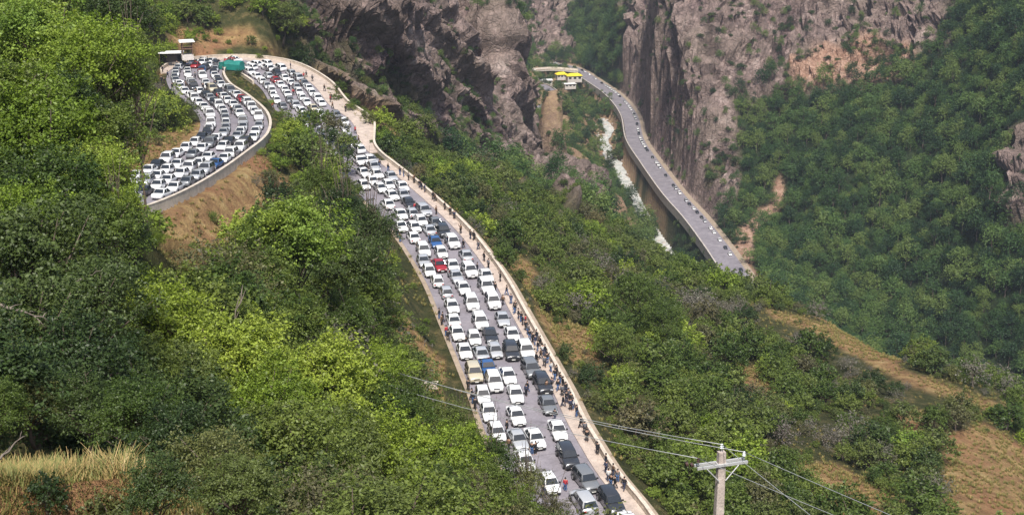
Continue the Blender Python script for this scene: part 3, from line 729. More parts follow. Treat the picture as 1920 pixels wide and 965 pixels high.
# near slopes
den = np.where(cell(X) > 0, .36, .42)*(1-rk)*(1-br_*np.where(cell(X) > 0, .95, .62))*(radc < 560)*(dRoad > .9)*(radc > 24)*(inview | (dropv < .05))*np.clip(.75+patch*1.1, .15, 1.6)
P, rr, i_, j_, g = grow(den, .95, 16000, 13, lambda g, n, i, j: g.choice([1.0, 1.7, 2.6, 3.6], n, p=[.40, .30, .20, .10]) * g.uniform(.8, 1.2, n) * np.where(dRoad[i, j] < 3.2, .62, 1.0) * np.where(br_[i, j] > .4, .6, 1) * np.where(radc[i, j] < 60, .6, 1))
print('counts far', n_far, 'crag', n_crag, 'near', len(P))
px_, py_ = proj(P + np.array([0, 0, 1.0])); dist = np.linalg.norm(P - np.array([0, 0, CAM_Z]), axis=1)
# nothing tall grows between the lookout and the open roads
CLEAR = [[(225,350),(320,285),(375,250),(345,160),(308,120),(330,80),(560,85),(590,215),(500,215),(500,250),(440,320),(345,380),(262,392)],
         [(650,260),(700,285),(860,400),(990,580),(1100,760),(1235,985),(1060,985),(1000,900),(880,800),(845,760),(828,640),(770,480),(700,380),(655,310)],
         [(310,400),(400,365),(470,400),(440,470),(350,500),(310,470)], [(225,320),(260,255),(340,245),(360,262)], [(1440,572),(1560,600),(1720,690),(1860,745),(1860,760),(1700,708),(1550,632),(1450,600)], [(1800,830),(1900,870),(1900,960),(1800,960)]]
hit = np.zeros(len(P), bool); rp = rr*FPX/dist
for poly in CLEAR:
    hit |= in_poly(px_, py_, CLEAR[0]) & (rr > 1.1)
    for ax in (-.8, 0, .8):
        for bx in (0, 1.3, .6):
            inn = in_poly(px_ + ax*rp, py_ - bx*rp + rp*.15, poly)
            hit |= inn & ((rad[i_] < 250) | (dRoad[i_, j_] < .5 + rr*.75)) if poly not in (CLEAR[2], CLEAR[4], CLEAR[5]) else (inn & (rad[i_] < 182)) if poly is CLEAR[2] else (in_poly(px_ + ax*rp*.6, py_ - bx*rp*.7, poly) & (rr > .7))
sel = ~hit; P, rr, i_, j_, px_, py_, dist = P[sel], rr[sel], i_[sel], j_[sel], px_[sel], py_[sel], dist[sel]
tone = fbm(P[:, 0]/22, P[:, 1]/22, P[:, 0]*0, 2, 77) + g.normal(0, .28, len(P))
leftside = px_ < 620
kinds = np.where(tone > .34, 'bright', np.where(tone > .0, 'mid', np.where(tone > -.30, 'olive', np.where(tone > -.46, 'dark', 'grey'))))
hollow = (px_ < 330) & (py_ > 470) & (dist < 120); kinds = np.where(hollow & (kinds != 'olive'), 'dark', kinds)  # dark leaves put the hollow's shade into the shrub colour
kinds = np.where((kinds == 'bright') & ~leftside & (g.random(len(P)) < .75), 'mid', kinds)
kinds = np.where((kinds == 'olive') & (g.random(len(P)) < .45), 'mid', kinds)
vis = inview[i_, j_] & (px_ > 5) & (px_ < 1915) & (py_ > 5) & (py_ < 960) & (rad[i_] > 40)
score = np.where(vis, rr/dist, 0); order = np.argsort(-score); single = np.zeros(len(P), bool); single[order[:300]] = score[order[:300]] > 0
LANDM = [(190,150,'the upper left trees'),(300,300,'the rust bank above the upper leg'),(330,85,'the roofed lookout'),(450,75,'the top of the hairpin'),(580,170,'the outer bend of the hairpin'),(480,185,'the hairpin island'),
 (380,440,'the red bank below the upper leg'),(480,340,'the upper retaining wall'),(540,250,'the inside of the hairpin'),(560,460,'the bright tall tree'),(640,330,'the hidden stretch of road'),(700,430,'the dark tree beside the traffic'),
 (745,560,'the traffic near the red car'),(760,640,'the bare bank left of the traffic'),(820,740,'the concrete block by the road'),(640,230,'the first straight of parapet'),(700,230,'the ochre streak under the crags'),(740,200,'the lone round tree under the crags'),
 (850,330,'the people on the upper pavement'),(930,330,'the foot of the left crags'),(1010,330,'the crag nose above the gorge'),(940,430,'the bare strip beyond the parapet'),(1000,500,'the parapet beside the red car'),(1080,430,'the dip below the crag nose'),
 (1170,440,'the river bend'),(1260,500,'the river mouth end'),(1150,560,'the middle of the right slope'),(1060,650,'the orange patch beyond the parapet'),(1185,640,'the pair of round trees'),(1330,560,'the far road end'),
 (1420,600,'the ridge lip by the orange landslip'),(1420,720,'the narrow orange scar'),(1560,620,'the bare ridge strip'),(1700,690,'the ridge over the forest'),(1120,800,'the parapet near the power wires'),(1230,780,'the wires left of the pole'),
 (1353,850,'the crossarm of the concrete pole'),(1290,930,'the foot of the wires'),(1450,850,'the wires right of the pole'),(1560,900,'the rust clearing under the wires'),(1600,780,'the grey thicket on the right slope'),(1700,790,'the yellow clearing'),
 (1820,850,'the big ochre clearing at right'),(1850,760,'the right end of the ridge'),(1900,950,'the lower right corner'),(1000,880,'the lowest visible cars'),(560,700,'the bright foreground trees'),(100,430,'the left edge trees'),(200,640,'the dark hollow')]
DIRW = ['right of', 'upper right of', 'above', 'upper left of', 'left of', 'lower left of', 'below', 'lower right of']
def where_words(x, y, k=0):
    L = sorted(LANDM, key=lambda l: (l[0]-x)**2 + (l[1]-y)**2)[k]; dx, dy = x-L[0], L[1]-y; d_ = math.hypot(dx, dy)
    if d_ < 16: return 'right at ' + L[2]
    return ('close ' if d_ < 42 else 'well ' if d_ > 90 else '') + DIRW[int(round(math.atan2(dy, dx)/(math.pi/4))) % 8] + ' ' + L[2]
TW = dict(bright='yellow-green', mid='mid-green', dark='dark green', olive='olive', grey='grey-brown thin')
used_l = set()
def uniq(lab, x, y):
    for k in range(9):
        l2 = lab + ' ' + where_words(x, y, k)
        if l2 not in used_l: break
    used_l.add(l2); return l2
for q in np.where(single)[0]:
    k = kinds[q]; sz_ = 'large' if rr[q] > 2.3 else ('small' if rr[q] < 1.2 else 'medium')
    szq = float(g.uniform(.75, 1.2)); lab = uniq('%s %s %s shrub' % (sz_, 'tall' if szq > 1.05 else 'low' if szq < .88 else 'round', TW[k]), px_[q], py_[q])
    used_l.add(lab)
    place_tree((FT[k] if dist[q] < 140 and k in FT else SH[k])[int(g.integers(0, 3))], 'shrub', tuple(P[q] - np.array([0, 0, .15])), float(rr[q]), float(g.uniform(0, 6.3)), lab.strip(), 'shrub', 'shrubs on the near slopes', szq)
KS = ['mid', 'bright', 'dark', 'olive', 'grey']; SHM = []
for k in KS:
    SHM += [merged(*p, 'slope_shrub_' + k) for p in SH[k][:2]]
SHM += [merged(*FT[k][0], 'slope_shrub_near_' + k) for k in ('mid', 'bright', 'dark', 'olive')]
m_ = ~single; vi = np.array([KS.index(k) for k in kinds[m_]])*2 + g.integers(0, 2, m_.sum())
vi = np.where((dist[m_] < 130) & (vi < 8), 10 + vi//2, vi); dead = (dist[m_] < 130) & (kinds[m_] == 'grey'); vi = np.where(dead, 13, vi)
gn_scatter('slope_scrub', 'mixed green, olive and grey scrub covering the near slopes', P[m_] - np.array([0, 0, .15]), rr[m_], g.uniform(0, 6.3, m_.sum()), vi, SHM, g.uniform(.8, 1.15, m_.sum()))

# ------------------------------------------------------------------ foreground trees
TR = {'bright': 'bright yellow-green', 'mid': 'mid-green', 'dark': 'dark shaded', 'olive': 'olive brownish'}
gt = random.Random(5)
for s in NEAR.split():
    a = s.split(','); x_, y_, Yd_, r_ = map(float, a[:4]); k = a[4]
    c_ = at(x_, y_, Yd_); gz = ground(c_[0], c_[1]); H = c_[2] - gz
    pr = FT[k][gt.randrange(len(FT[k]))]
    hz = max(H, .7*r_)/1.35/r_                       # stretch the trunk so the crown sits where it stands
    t = empty('broadleaf_tree', (c_[0], c_[1], c_[2] - 1.35*r_*hz - .1), gt.uniform(0, 6.28))
    tag(t, uniq('%s leafy tree' % TR[k], x_, y_), 'tree', 'leafy trees on the near hillside')
    tk = link('trunk', pr[1], t); tk.scale = (r_, r_, r_*hz)
    cr = link('crown', pr[0], t); cr.scale = (r_, r_, r_); cr.location = (0, 0, 1.35*r_*hz - 1.35*r_)
# the rounded pair of full trees on the slope right of the road
for (x_, y_, Yd_, r_, k) in ((1185, 650, 232, 5.2, 'mid'), (1240, 690, 228, 4.2, 'mid'), (1150, 740, 196, 3.6, 'mid'), (1180, 900, 158, 2.2, 'bright'), (735, 205, 400, 6.0, 'mid'), (530, 85, 398, 6.0, 'mid'), (560, 105, 400, 5.0, 'dark')):
    c_ = at(x_, y_, Yd_); gz = ground(c_[0], c_[1]); t = empty('broadleaf_tree', (c_[0], c_[1], gz - .3), gt.uniform(0, 6.28)); t.scale = (r_,)*3
    tag(t, uniq('full round green tree', x_, y_), 'tree', 'full round trees on the slopes')
    pr = SH['mid' if k == 'bright' else k][gt.randrange(3)] if r_ < 3 else FT['mid'][gt.randrange(3)] if k == 'mid' else FT['dark'][0]
    link('trunk', pr[1], t); link('crown', pr[0], t)

for (x_, y_, Yd_, r_, k) in ((603, 228, 290, 3.3, 'mid'), (628, 240, 282, 3.1, 'olive'), (580, 222, 294, 2.6, 'mid'), (648, 268, 268, 2.6, 'mid'), (650, 292, 258, 2.2, 'dark'), (618, 262, 272, 3.0, 'dark')):
    c_ = at(x_, y_, Yd_); t = empty('shrub', (c_[0], c_[1], c_[2] - .75*r_), gt.uniform(0, 6.28)); t.scale = (r_, r_, r_)
    tag(t, uniq('leafy %s shrub hiding the road below the hairpin' % TR[k].split()[0], x_, y_).replace(' hiding the road below the hairpin', '', 0 if True else 1), 'shrub', 'shrubs hiding the road below the hairpin'); pr = SH[k][gt.randrange(3)]
    t['label'] = ' '.join(t['label'].split()[:16])
    link('trunk', pr[1], t); link('crown', pr[0], t)
for (x_, y_, Yd_, r_) in ((1150, 290, 1035, 6.5), (1158, 278, 1040, 5.5), (1140, 312, 1010, 5.5), (1112, 335, 985, 6.0), (1085, 320, 990, 5.0), (1295, 462, 800, 6.5), (1278, 470, 795, 5.0), (1310, 478, 785, 5.0), (1047, 262, 1020, 4.0), (1165, 345, 945, 3.5)):
    c_ = at(x_, y_, Yd_); gz = ground(c_[0], c_[1])
    if np.hypot(vr_c[:, 0]-c_[0], vr_c[:, 1]-c_[1]).min() < VW + 4.5: continue
    t = empty('broadleaf_tree', (c_[0], c_[1], gz - .5), gt.uniform(0, 6.28)); t.scale = (r_,)*3
    tag(t, uniq('dark round riverside tree', x_, y_), 'tree', 'riverside trees in the gorge'); pr = SH['dark' if r_ > 5.2 else 'mid'][gt.randrange(3)]
    link('trunk', pr[1], t); link('crown', pr[0], t)
# bare branches in the dark hollow
gb = random.Random(9)
def bare_branch(p0, p1, r0, label, nm='bare_branch'):
    mb = MB(); p0 = Vector(p0); p1 = Vector(p1); L = (p1-p0).length; pts = [p0]
    for i in range(1, 7): pts.append(p0.lerp(p1, i/6) + Vector((gb.uniform(-1, 1), gb.uniform(-1, 1), gb.uniform(-1, 1)))*L*.035)
    mb.tube(pts, [r0*(1-.13*i) for i in range(7)], 6)
    for i in range(1, 6):
        q = pts[i]; d = (p1-p0).normalized() + Vector((gb.uniform(-.9, .9), gb.uniform(-.9, .9), gb.uniform(-.2, .9))); e = q + d.normalized()*L*gb.uniform(.15, .35)
        mb.tube([q, q.lerp(e, .5) + Vector((0, 0, L*.02)), e], [r0*.45, r0*.3, r0*.1], 4)
    for k in range(len(mb.v)): mb.v[k] = tuple(Vector(mb.v[k]) - p0)
    o_ = mb.build(nm, M_BARKL, None, True, tuple(p0)); tag(o_, label, 'branch')
for (a, b_, c2, d_, Yd_, r0, lab) in ((0, 570, 95, 600, 36, .05, 'bare pale branch reaching in at the left edge above the dark hollow'),
        (110, 760, 235, 785, 31, .03, 'bare twisting branch low in the dark hollow at left'), (0, 860, 45, 815, 20, .022, 'grey dead stick beside the dry grass at lower left'),
        (140, 530, 190, 505, 42, .03, 'short bare branch among olive leaves at left'), (425, 665, 455, 545, 60, .085, 'dark leaning stem rising through the bright leaves'),
        (180, 960, 215, 880, 24, .012, 'thin dry twig standing in the lower left grass'), (265, 965, 290, 915, 26, .012, 'thin dry twig right of the lower left grass')):
    bare_branch(at(a, b_, Yd_), at(c2, d_, Yd_ + (.5 if lab[0] != 'd' else 1)), r0, lab)

for k_, (x_, y_, Yd_, r_) in enumerate(((20, 800, 22, .5), (75, 815, 23, .42), (130, 830, 22, .5), (190, 850, 23, .6), (240, 880, 22, .5), (290, 915, 21, .55), (340, 940, 22, .6), (60, 870, 17, .28), (165, 900, 18, .3), (240, 950, 17, .3))):
    c_ = at(x_, y_, Yd_); t = empty('shrub', (c_[0], c_[1], min(c_[2] - .7*r_, ground(c_[0], c_[1]) + .1)), gt.uniform(0, 6.28)); t.scale = (r_, r_, r_*1.2); kk = ('olive', 'dark', 'mid')[k_ % 3]
    tag(t, '%s twiggy little shrub in the dry grass corner, %s from the left' % (TR[kk].split()[0], 'first second third fourth fifth sixth seventh eighth ninth tenth'.split()[sorted([20, 75, 130, 190, 240, 290, 340, 60, 165, 241]).index(x_ if k_ < 9 else 241)]), 'shrub', 'little shrubs in the dry grass'); pr = SH[kk][gt.randrange(3)]
    link('trunk', pr[1], t); link('crown', pr[0], t)
for k_, (x_, y_, Yd_, r_) in enumerate(((250, 830, 27, 1.0), (330, 870, 26, .95), (395, 920, 25, .9), (455, 960, 24, .85), (160, 800, 29, .9), (60, 790, 29, .8), (-10, 800, 27, .8), (300, 960, 21, .7))):
    c_ = at(x_, y_, Yd_); t = empty('shrub', (c_[0], c_[1], c_[2] - .8*r_), gt.uniform(0, 6.28)); t.scale = (r_, r_, r_); kk = ('mid', 'dark', 'olive')[k_ % 3]
    tag(t, uniq('%s leafy shrub rimming the dry grass' % TR[kk].split()[0], x_, y_), 'shrub', 'shrubs rimming the dry grass'); pr = FT[kk][gt.randrange(3)]
    link('trunk', pr[1], t); link('crown', pr[0], t)
# dry grass in the corner
m, nt, b, o = new_mat('dry_grass'); ge = nt.nodes.new('ShaderNodeNewGeometry')
n1 = noise(nt, .5, 3, .6, ge.outputs['Position'])
f = math_(nt, 'ADD', math_(nt, 'MULTIPLY', ge.outputs['Random Per Island'], .5), math_(nt, 'MULTIPLY', n1, .6))
nt.links.new(ramp(nt, f, [(.2, (.07, .10, .02)), (.48, (.15, .17, .04)), (.64, (.26, .19, .06)), (.8, (.38, .26, .10)), (.92, (.46, .36, .18))]), b.inputs['Base Color'])
b.inputs['Roughness'].default_value = .7
gq = np.random.default_rng(21); n_ = 230000
yy = gq.uniform(8, 34, n_); xx = yy*gq.uniform(-.42, -.10, n_)
h0 = base_h(xx, yy)
hz = np.array([ground(a, b_) for a, b_ in zip(xx, yy)])
cl_ = fbm(xx*1.2, yy*1.2, xx*0, 2, 15) > -1.4
ppx, ppy = proj(np.stack([xx, yy, hz+.3], -1)); kp = cl_ & (ppx < 520 + 60*fbm(xx, yy, xx*0, 2, 3)) & (ppx > -150) & (ppy > 770)
xx, yy, hz = xx[kp], yy[kp], hz[kp]; n_ = len(xx)
hh_ = gq.uniform(.08, .40, n_)*(1+1.1*fbm(xx*.9, yy*.9, xx*0, 2, 19)); ang = gq.uniform(0, 6.28, n_); ln = gq.uniform(.3, 1.1, n_)*hh_; w_ = gq.uniform(.005, .011, n_)
B = np.stack([xx, yy, hz-.03], -1); dr_ = np.stack([np.cos(ang), np.sin(ang), ang*0], -1); sd2 = np.stack([-np.sin(ang), np.cos(ang), ang*0], -1)
T = B + dr_*ln[:, None]; T[:, 2] += hh_; Mi = B + dr_*ln[:, None]*.3; Mi[:, 2] += hh_*.55
V = np.stack([B-sd2*w_[:, None], B+sd2*w_[:, None], Mi+sd2*w_[:, None]*.8, Mi-sd2*w_[:, None]*.8, T+sd2*w_[:, None]*.25, T-sd2*w_[:, None]*.25], 1).reshape(-1, 3)
q0 = np.arange(n_)[:, None]*6; F = np.concatenate([q0 + np.array([0, 1, 2, 3]), q0 + np.array([3, 2, 4, 5])])
o_ = link('dry_grass', np_mesh('dry_grass', V, F, m)); tag(o_, 'dry yellow and orange grass tufts at the lower left corner', None, None, 'stuff')
print('grass', n_)

# dry grass tufts over the bare slopes
gtf = np.random.default_rng(33); tv = []; tf = []
TUFT = []
for q in range(3):
    n_ = 46; a_ = gtf.uniform(0, 6.28, n_); r0 = gtf.uniform(0, .35, n_); h_ = gtf.uniform(.3, .8, n_); l_ = gtf.uniform(.1, .45, n_)
    B = np.stack([np.cos(a_)*r0, np.sin(a_)*r0, a_*0-.05], -1); D = np.stack([np.cos(a_), np.sin(a_), a_*0], -1); S = np.stack([-np.sin(a_), np.cos(a_), a_*0], -1)*.04
    T = B + D*l_[:, None]; T[:, 2] += h_
    V = np.stack([B-S, B+S, T+S*.4, T-S*.4], 1).reshape(-1, 3); TUFT.append(np_mesh('grass_tuft', V, np.arange(n_*4).reshape(-1, 4), m))
den = (1.1*br_ + .34)*(1-rk)*(radc < 400)*(radc > 100)*(dRoad > .4)*inview*np.clip(.6 + patch*1.5, .1, 1.6)
P, rr, i_, j_, g = grow(den, .6, 50000, 15, lambda g, n, i, j: g.uniform(.28, .8, n))
gn_scatter('grass_tufts', 'dry straw-coloured grass tufts over the bare ochre slopes', P, rr, g.uniform(0, 6.3, len(P)), g.integers(0, 3, len(P)), TUFT)

# boulders in the river bed
gbl = np.random.default_rng(44); BL = []
for q in range(3):
    mb = MB(); rg = []
    for z in (-.5, -.2, .15, .42, .55):
        rr_ = math.sqrt(max(.02, 1-(z/.6)**2)); rg.append([(rr_*math.cos(a)*gbl.uniform(.75, 1.15), rr_*math.sin(a)*gbl.uniform(.6, 1.0), z + gbl.uniform(-.06, .06)) for a in [2*math.pi*k/9 for k in range(9)]])
    mb.rings(rg); BL.append(mb.mesh('boulder', M_MASON))
kk = gbl.integers(0, len(rv_c), 260); off = gbl.normal(0, 1, 260)*5 + np.sign(gbl.normal(size=260))*3.5
tt = np.gradient(rv_c[:, :2], axis=0); tt /= np.linalg.norm(tt, axis=1)[:, None]
P = rv_c[kk].copy(); P[:, 0] += tt[kk, 1]*off + gbl.normal(0, 2, 260); P[:, 1] += -tt[kk, 0]*off + gbl.normal(0, 2, 260)
gn_scatter('river_boulders', 'grey boulders strewn along the pale river', P, gbl.choice([.5, .9, 1.5, 2.2], 260, p=[.4, .35, .2, .05]), gbl.uniform(0, 6.3, 260), gbl.integers(0, 3, 260), BL)

# ------------------------------------------------------------------ cars
def paint(name, c, metal=0.0): return simple(name, c, .32, metal, var=.05, scale=.6, coat=.6)
PAINT = dict(white=paint('paint_white', (.78, .78, .77)), silver=paint('paint_silver', (.52, .53, .54), .3), grey=paint('paint_grey', (.20, .21, .22), .2), dark=paint('paint_dark', (.035, .038, .045)),
             red=paint('paint_red', (.30, .018, .025)), blue=paint('paint_blue', (.035, .10, .26)), green=paint('paint_green', (.02, .16, .13)), beige=paint('paint_beige', (.50, .45, .33)))
M_GLASS = simple('tinted_glass', (.018, .022, .026), .06, spec=.9)
M_TYRE = simple('tyre_rubber', (.018, .018, .018), .8); M_RIM = simple('rim_metal', (.42, .42, .43), .35, .7)
M_LAMP = simple('lamp_glass', (.72, .74, .75), .12, spec=.8); M_TAIL = simple('tail_lamp', (.35, .01, .01), .2); M_BLACK = simple('black_plastic', (.02, .02, .02), .55); M_PLATE = simple('plate', (.75, .75, .7), .5)
SPEC = dict(  # length, half width, belt z, roof z, bonnet z, windscreen foot x, roof front x, roof rear x, rear glass foot x, tail z
    saloon=(4.35, .84, .90, 1.43, .80, .95, .35, -.85, -1.45, .92), hatch=(3.85, .80, .90, 1.46, .82, .95, .40, -1.15, -1.65, .90),
    suv=(4.45, .91, 1.05, 1.72, .98, 1.05, .55, -1.65, -2.0, 1.05), pickup=(4.7, .88, 1.0, 1.62, .95, 1.05, .55, -.35, -.55, .85))
def ring(x, w, zb, zt, rb=.10, rt=.10):
    return [(x, -w*.93, zb), (x, w*.93, zb), (x, w, zb+rb), (x, w, zt-rt), (x, w-rt*.9, zt-.01), (x, 0, zt+.02), (x, -w+rt*.9, zt-.01), (x, -w, zt-rt)]
def car_body_mb(kind):
    Ln, w, belt, roof, bon, xw, xr, xr2, xg, tail = SPEC[kind]; h = Ln/2; mb = MB()
    st = [(-h, w*.86, .36, tail-.16), (-h+.12, w*.96, .24, tail-.03), (-h+.45, w, .2, tail), (xg, w, .2, max(tail, belt-.02)), (xw, w, .2, belt), (xw+.25, w, .2, bon+.06), (h-.5, w*.98, .2, bon), (h-.14, w*.93, .24, bon-.10), (h, w*.80, .34, bon-.26)]
    mb.rings([ring(*s) for s in st], 0)
    if kind == 'pickup':
        mb.box((-h+.95, 0, tail+.01), (1.7, w*1.6, .04), 1)
    r2 = w*.74
    def cr(x, ww, z): return (x, ww, z)
    rg = []
    for (x0, x1, ww, z) in ((xg, xw, w*.95, belt-.03), ((xg+xr2)/2, (xw+xr)/2+.02, w*.87, (belt+roof)/2+.01), (xr2, xr, r2+.02, roof-.05), (xr2+.1, xr-.12, r2-.08, roof)):
        rg.append([(x0, -ww, z), (x1, -ww, z), (x1, ww, z), (x0, ww, z)])
    mb.rings(rg, 0)
    return mb
def pane(mb, quad, out, inset=.07, mi=0, th=.012):
    """glass pane over a face of the cabin: shrunk a little and proud by th"""
    q = [Vector(p) for p in quad]; c = sum(q, Vector())/4; n = (q[1]-q[0]).cross(q[3]-q[0]).normalized()
    if n.dot(Vector(out)) < 0: n = -n
    q = [p + (c-p)*inset for p in q]; a = [tuple(p + n*th) for p in q]; b_ = [tuple(p - n*.02) for p in q]
    mb.add(a + b_, [(0, 1, 2, 3), (7, 6, 5, 4)] + [(i, i+4, (i+1) % 4 + 4, (i+1) % 4) for i in range(4)], mi)
def glass_sets(kind):
    Ln, w, belt, roof, bon, xw, xr, xr2, xg, tail = SPEC[kind]; r2 = w*.74+.02; zt = roof-.05; zb = belt-.03; W = w*.95
    wm = w*.87; xm = (xw+xr)/2+.02; xn = (xg+xr2)/2; zm = (belt+roof)/2+.01
    ws = MB(); pane(ws, [(xw, -W, zb+.05), (xw, W, zb+.05), (xr+.03, r2, zt), (xr+.03, -r2, zt)], (1, 0, 1), .10, 0, .05)
    rw = MB(); pane(rw, [(xg, -W, zb+.05), (xg, W, zb+.05), (xr2-.03, r2, zt), (xr2-.03, -r2, zt)], (-1, 0, 1), .12, 0, .05)
    sides = []
    for s in (-1, 1):
        xmid = (xw+xg)/2 - .05
        f = MB(); pane(f, [(xmid+.04, s*W, zb+.05), (xw-.18, s*W, zb+.05), (xr-.02, s*r2, zt), (xmid+.04, s*r2, zt)], (0, s, .2), .05, 0, .035)
        g_ = MB(); pane(g_, [(xg+.2, s*W, zb+.05), (xmid-.04, s*W, zb+.05), (xmid-.04, s*r2, zt), (xr2+.05, s*r2, zt)], (0, s, .2), .05, 0, .035)
        sides += [f, g_]
    return ws, rw, sides
def wheel_mb(x, y, r=.31):
    t = MB(); s = 1 if y > 0 else -1; t.cyl((x, y, r), (0, 1, 0), r, .2, 16); rim = MB(); rim.cyl((x, y+s*.102, r), (0, 1, 0), r*.62, .012, 12); return t, rim
def make_car(kind, near):
    """returns a list of (name, mesh, parent index or None, paint slot?)"""
    Ln, w, belt, roof, bon, xw, xr, xr2, xg, tail = SPEC[kind]; h = Ln/2; out = []
    body = car_body_mb(kind); wx = (h-.78, -h+.80)
    ws, rw, sides = glass_sets(kind)
    if not near:
        for x in wx:
            for y in (-w+.06, w-.06): body.cyl((x, y, .31), (0, 1, 0), .31, .2, 10, 1)
        out.append(('body', body.mesh(kind+'_body', [PAINT['white'], M_TYRE], True), None))
        out.append(('windscreen', ws.mesh('windscreen', M_GLASS), None)); out.append(('rear_window', rw.mesh('rear_window', M_GLASS), None))
        for s in sides: out.append(('side_window', s.mesh('side_window', M_GLASS), None))
        return out
    for x in wx:
        for s in (-1, 1): body.cyl((x, s*(w-.02), .33), (0, 1, 0), .37, .055, 16, 1)
    out.append(('body', body.mesh(kind+'_body', [PAINT['white'], M_BLACK], True), None))
    out.append(('windscreen', ws.mesh('windscreen', M_GLASS), None)); out.append(('rear_window', rw.mesh('rear_window', M_GLASS), None))
    for s in sides: out.append(('side_window', s.mesh('side_window', M_GLASS), None))
    for x in wx:
        for y in (-w+.05, w-.05):
            t, rim = wheel_mb(x, y, .33 if kind in ('suv', 'pickup') else .31); k = len(out)
            out.append(('wheel', t.mesh('wheel', M_TYRE, True), None)); out.append(('rim', rim.mesh('rim', M_RIM), k))
    for s in (-1, 1):
        m_ = MB(); m_.box((h-.10, s*w*.66, bon-.25), (.18, .34, .15), 0, None, .8); out.append(('headlight', m_.mesh('headlight', M_LAMP), None))
        m_ = MB(); m_.box((-h+.06, s*w*.72, tail-.22), (.16, .24, .18)); out.append(('tail_light', m_.mesh('tail_light', M_TAIL), None))
        m_ = MB(); m_.box((xw-.22, s*(w+.09), belt+.06), (.16, .2, .14)); out.append(('door_mirror', m_.mesh('door_mirror', M_BLACK), None))
    m_ = MB(); m_.box((h-.04, 0, bon-.29), (.1, w*.80, .13)); out.append(('grille', m_.mesh('grille', M_BLACK), None))
    m_ = MB(); m_.box((h-.06, 0, .36), (.24, w*1.5, .14)); out.append(('front_bumper', m_.mesh('front_bumper', M_BLACK), None))
    m_ = MB(); m_.box((-h+.05, 0, .38), (.22, w*1.5, .14)); out.append(('rear_bumper', m_.mesh('rear_bumper', M_BLACK), None))
    for s in (-1, 1):
        m_ = MB(); m_.box((s*(h+.075), 0, .40), (.02, .46, .11)); out.append(('number_plate', m_.mesh('number_plate', M_PLATE), None))
    return out
CARP = {(k, n): make_car(k, n) for k in SPEC for n in (True, False)}
_painted = {}
def painted(me_, colour):
    if colour == 'white': return me_
    key = (me_.name, colour)
    if key not in _painted:
        c = me_.copy(); c.materials[0] = PAINT[colour]; _painted[key] = c
    return _painted[key]
KN = dict(saloon='saloon', hatch='hatchback', suv='off-roader', pickup='pickup')
def car(kind, colour, loc, rz, tilt, near, label, group):
    t = empty('car', loc); t.rotation_euler = (0, tilt, rz); t.scale = (1.06,)*3 if near else (1, 1, 1); tag(t, label, 'car', group)
    obs = []
    for nm, me_, pa in CARP[(kind, near)]:
        obs.append(link(nm, painted(me_, colour) if nm == 'body' else me_, t if pa is None else obs[pa]))
    return t
def on_line(L, x, y):
    d = (L[:, 0]-x)**2 + (L[:, 1]-y)**2; i = int(np.argmin(d)); j0, j1 = max(i-1, 0), min(i+1, len(L)-1)
    t = (L[j1]-L[j0]); ln = math.hypot(t[0], t[1]); t = t/ln; n = np.array((t[1], -t[0]))
    off = (x-L[i, 0])*n[0] + (y-L[i, 1])*n[1]; s = i*2.0 + (x-L[i, 0])*t[0] + (y-L[i, 1])*t[1]
    return s, off
def frame(L, s, off, step=2.0):
    f = min(max(s/step, 0), len(L)-1.001); i = int(f); q = f-i; p = L[i]*(1-q) + L[i+1]*q
    j0, j1 = max(i-2, 0), min(i+3, len(L)-1); t = L[j1]-L[j0]; ln = math.hypot(t[0], t[1]); t = t/ln
    return (p[0]+t[1]*off, p[1]-t[0]*off, p[2]), math.atan2(t[1], t[0]), -math.atan(t[2])
# the main road: centre of each car in the photograph, colour, kind (facing us unless 'r')
CARS = """
859,700,beige,suv 896,684,blue,pickup 902,712,white,suv 952,702,white,saloon 995,690,grey,suv 1017,718,dark,suv 880,742,white,hatch 957,737,white,saloon 1027,756,grey,saloon 912,774,white,saloon
917,800,white,hatch 967,776,white,saloon 1045,803,white,saloon 980,826,white,saloon 982,858,white,saloon 1064,854,dark,suv 1032,901,white,hatch 1091,899,grey,suv 1097,938,silver,suv 1148,942,dark,suv 1180,975,white,saloon 920,826,silver,saloon
775,443,white,saloon 797,430,silver,saloon 827,432,dark,suv 794,469,white,suv 816,452,blue,saloon 848,453,white,suv 827,472,white,hatch 873,477,silver,saloon 843,494,red,saloon 884,506,white,suv 813,504,white,hatch 819,524,white,hatch
854,516,silver,saloon 868,538,white,saloon 911,536,white,suv 836,546,silver,hatch 884,567,white,suv 924,564,white,suv 847,572,white,saloon 850,598,white,saloon 900,602,white,suv 919,626,dark,saloon 942,596,silver,saloon
857,622,white,saloon 960,625,white,saloon 981,656,white,suv 852,657,white,saloon 883,638,white,hatch 891,652,silver,hatch 897,669,silver,saloon 935,659,dark,suv 647,270,white,hatch 662,289,white,saloon 682,322,white,saloon
699,310,silver,saloon 703,338,white,saloon 726,330,silver,saloon 717,353,white,hatch 745,350,white,saloon 752,364,silver,saloon 727,381,white,saloon 765,378,dark,saloon 752,400,white,saloon 794,394,silver,suv 791,412,white,hatch
762,422,white,saloon 682,346,white,hatch 636,262,silver,saloon 673,300,white,saloon 770,398,silver,hatch 735,362,white,saloon 808,418,grey,saloon 730,345,white,hatch 711,324,white,saloon 782,424,white,hatch 806,488,silver,saloon 862,496,white,saloon 905,515,white,saloon
"""
rows = []
for s in CARS.split():
    x_, y_, c_, k_ = s.split(','); zz = 1.0; p = atz(float(x_), float(y_), 1.2)
    for _ in range(4):
        ss, off = on_line(main_c, p[0], p[1]); zr_ = frame(main_c, ss, 0)[0][2]; p = atz(float(x_), float(y_), zr_ + .75)
    rows.append([ss, float(np.clip(off, -MW+1.1, MW-1.0)), c_, k_])
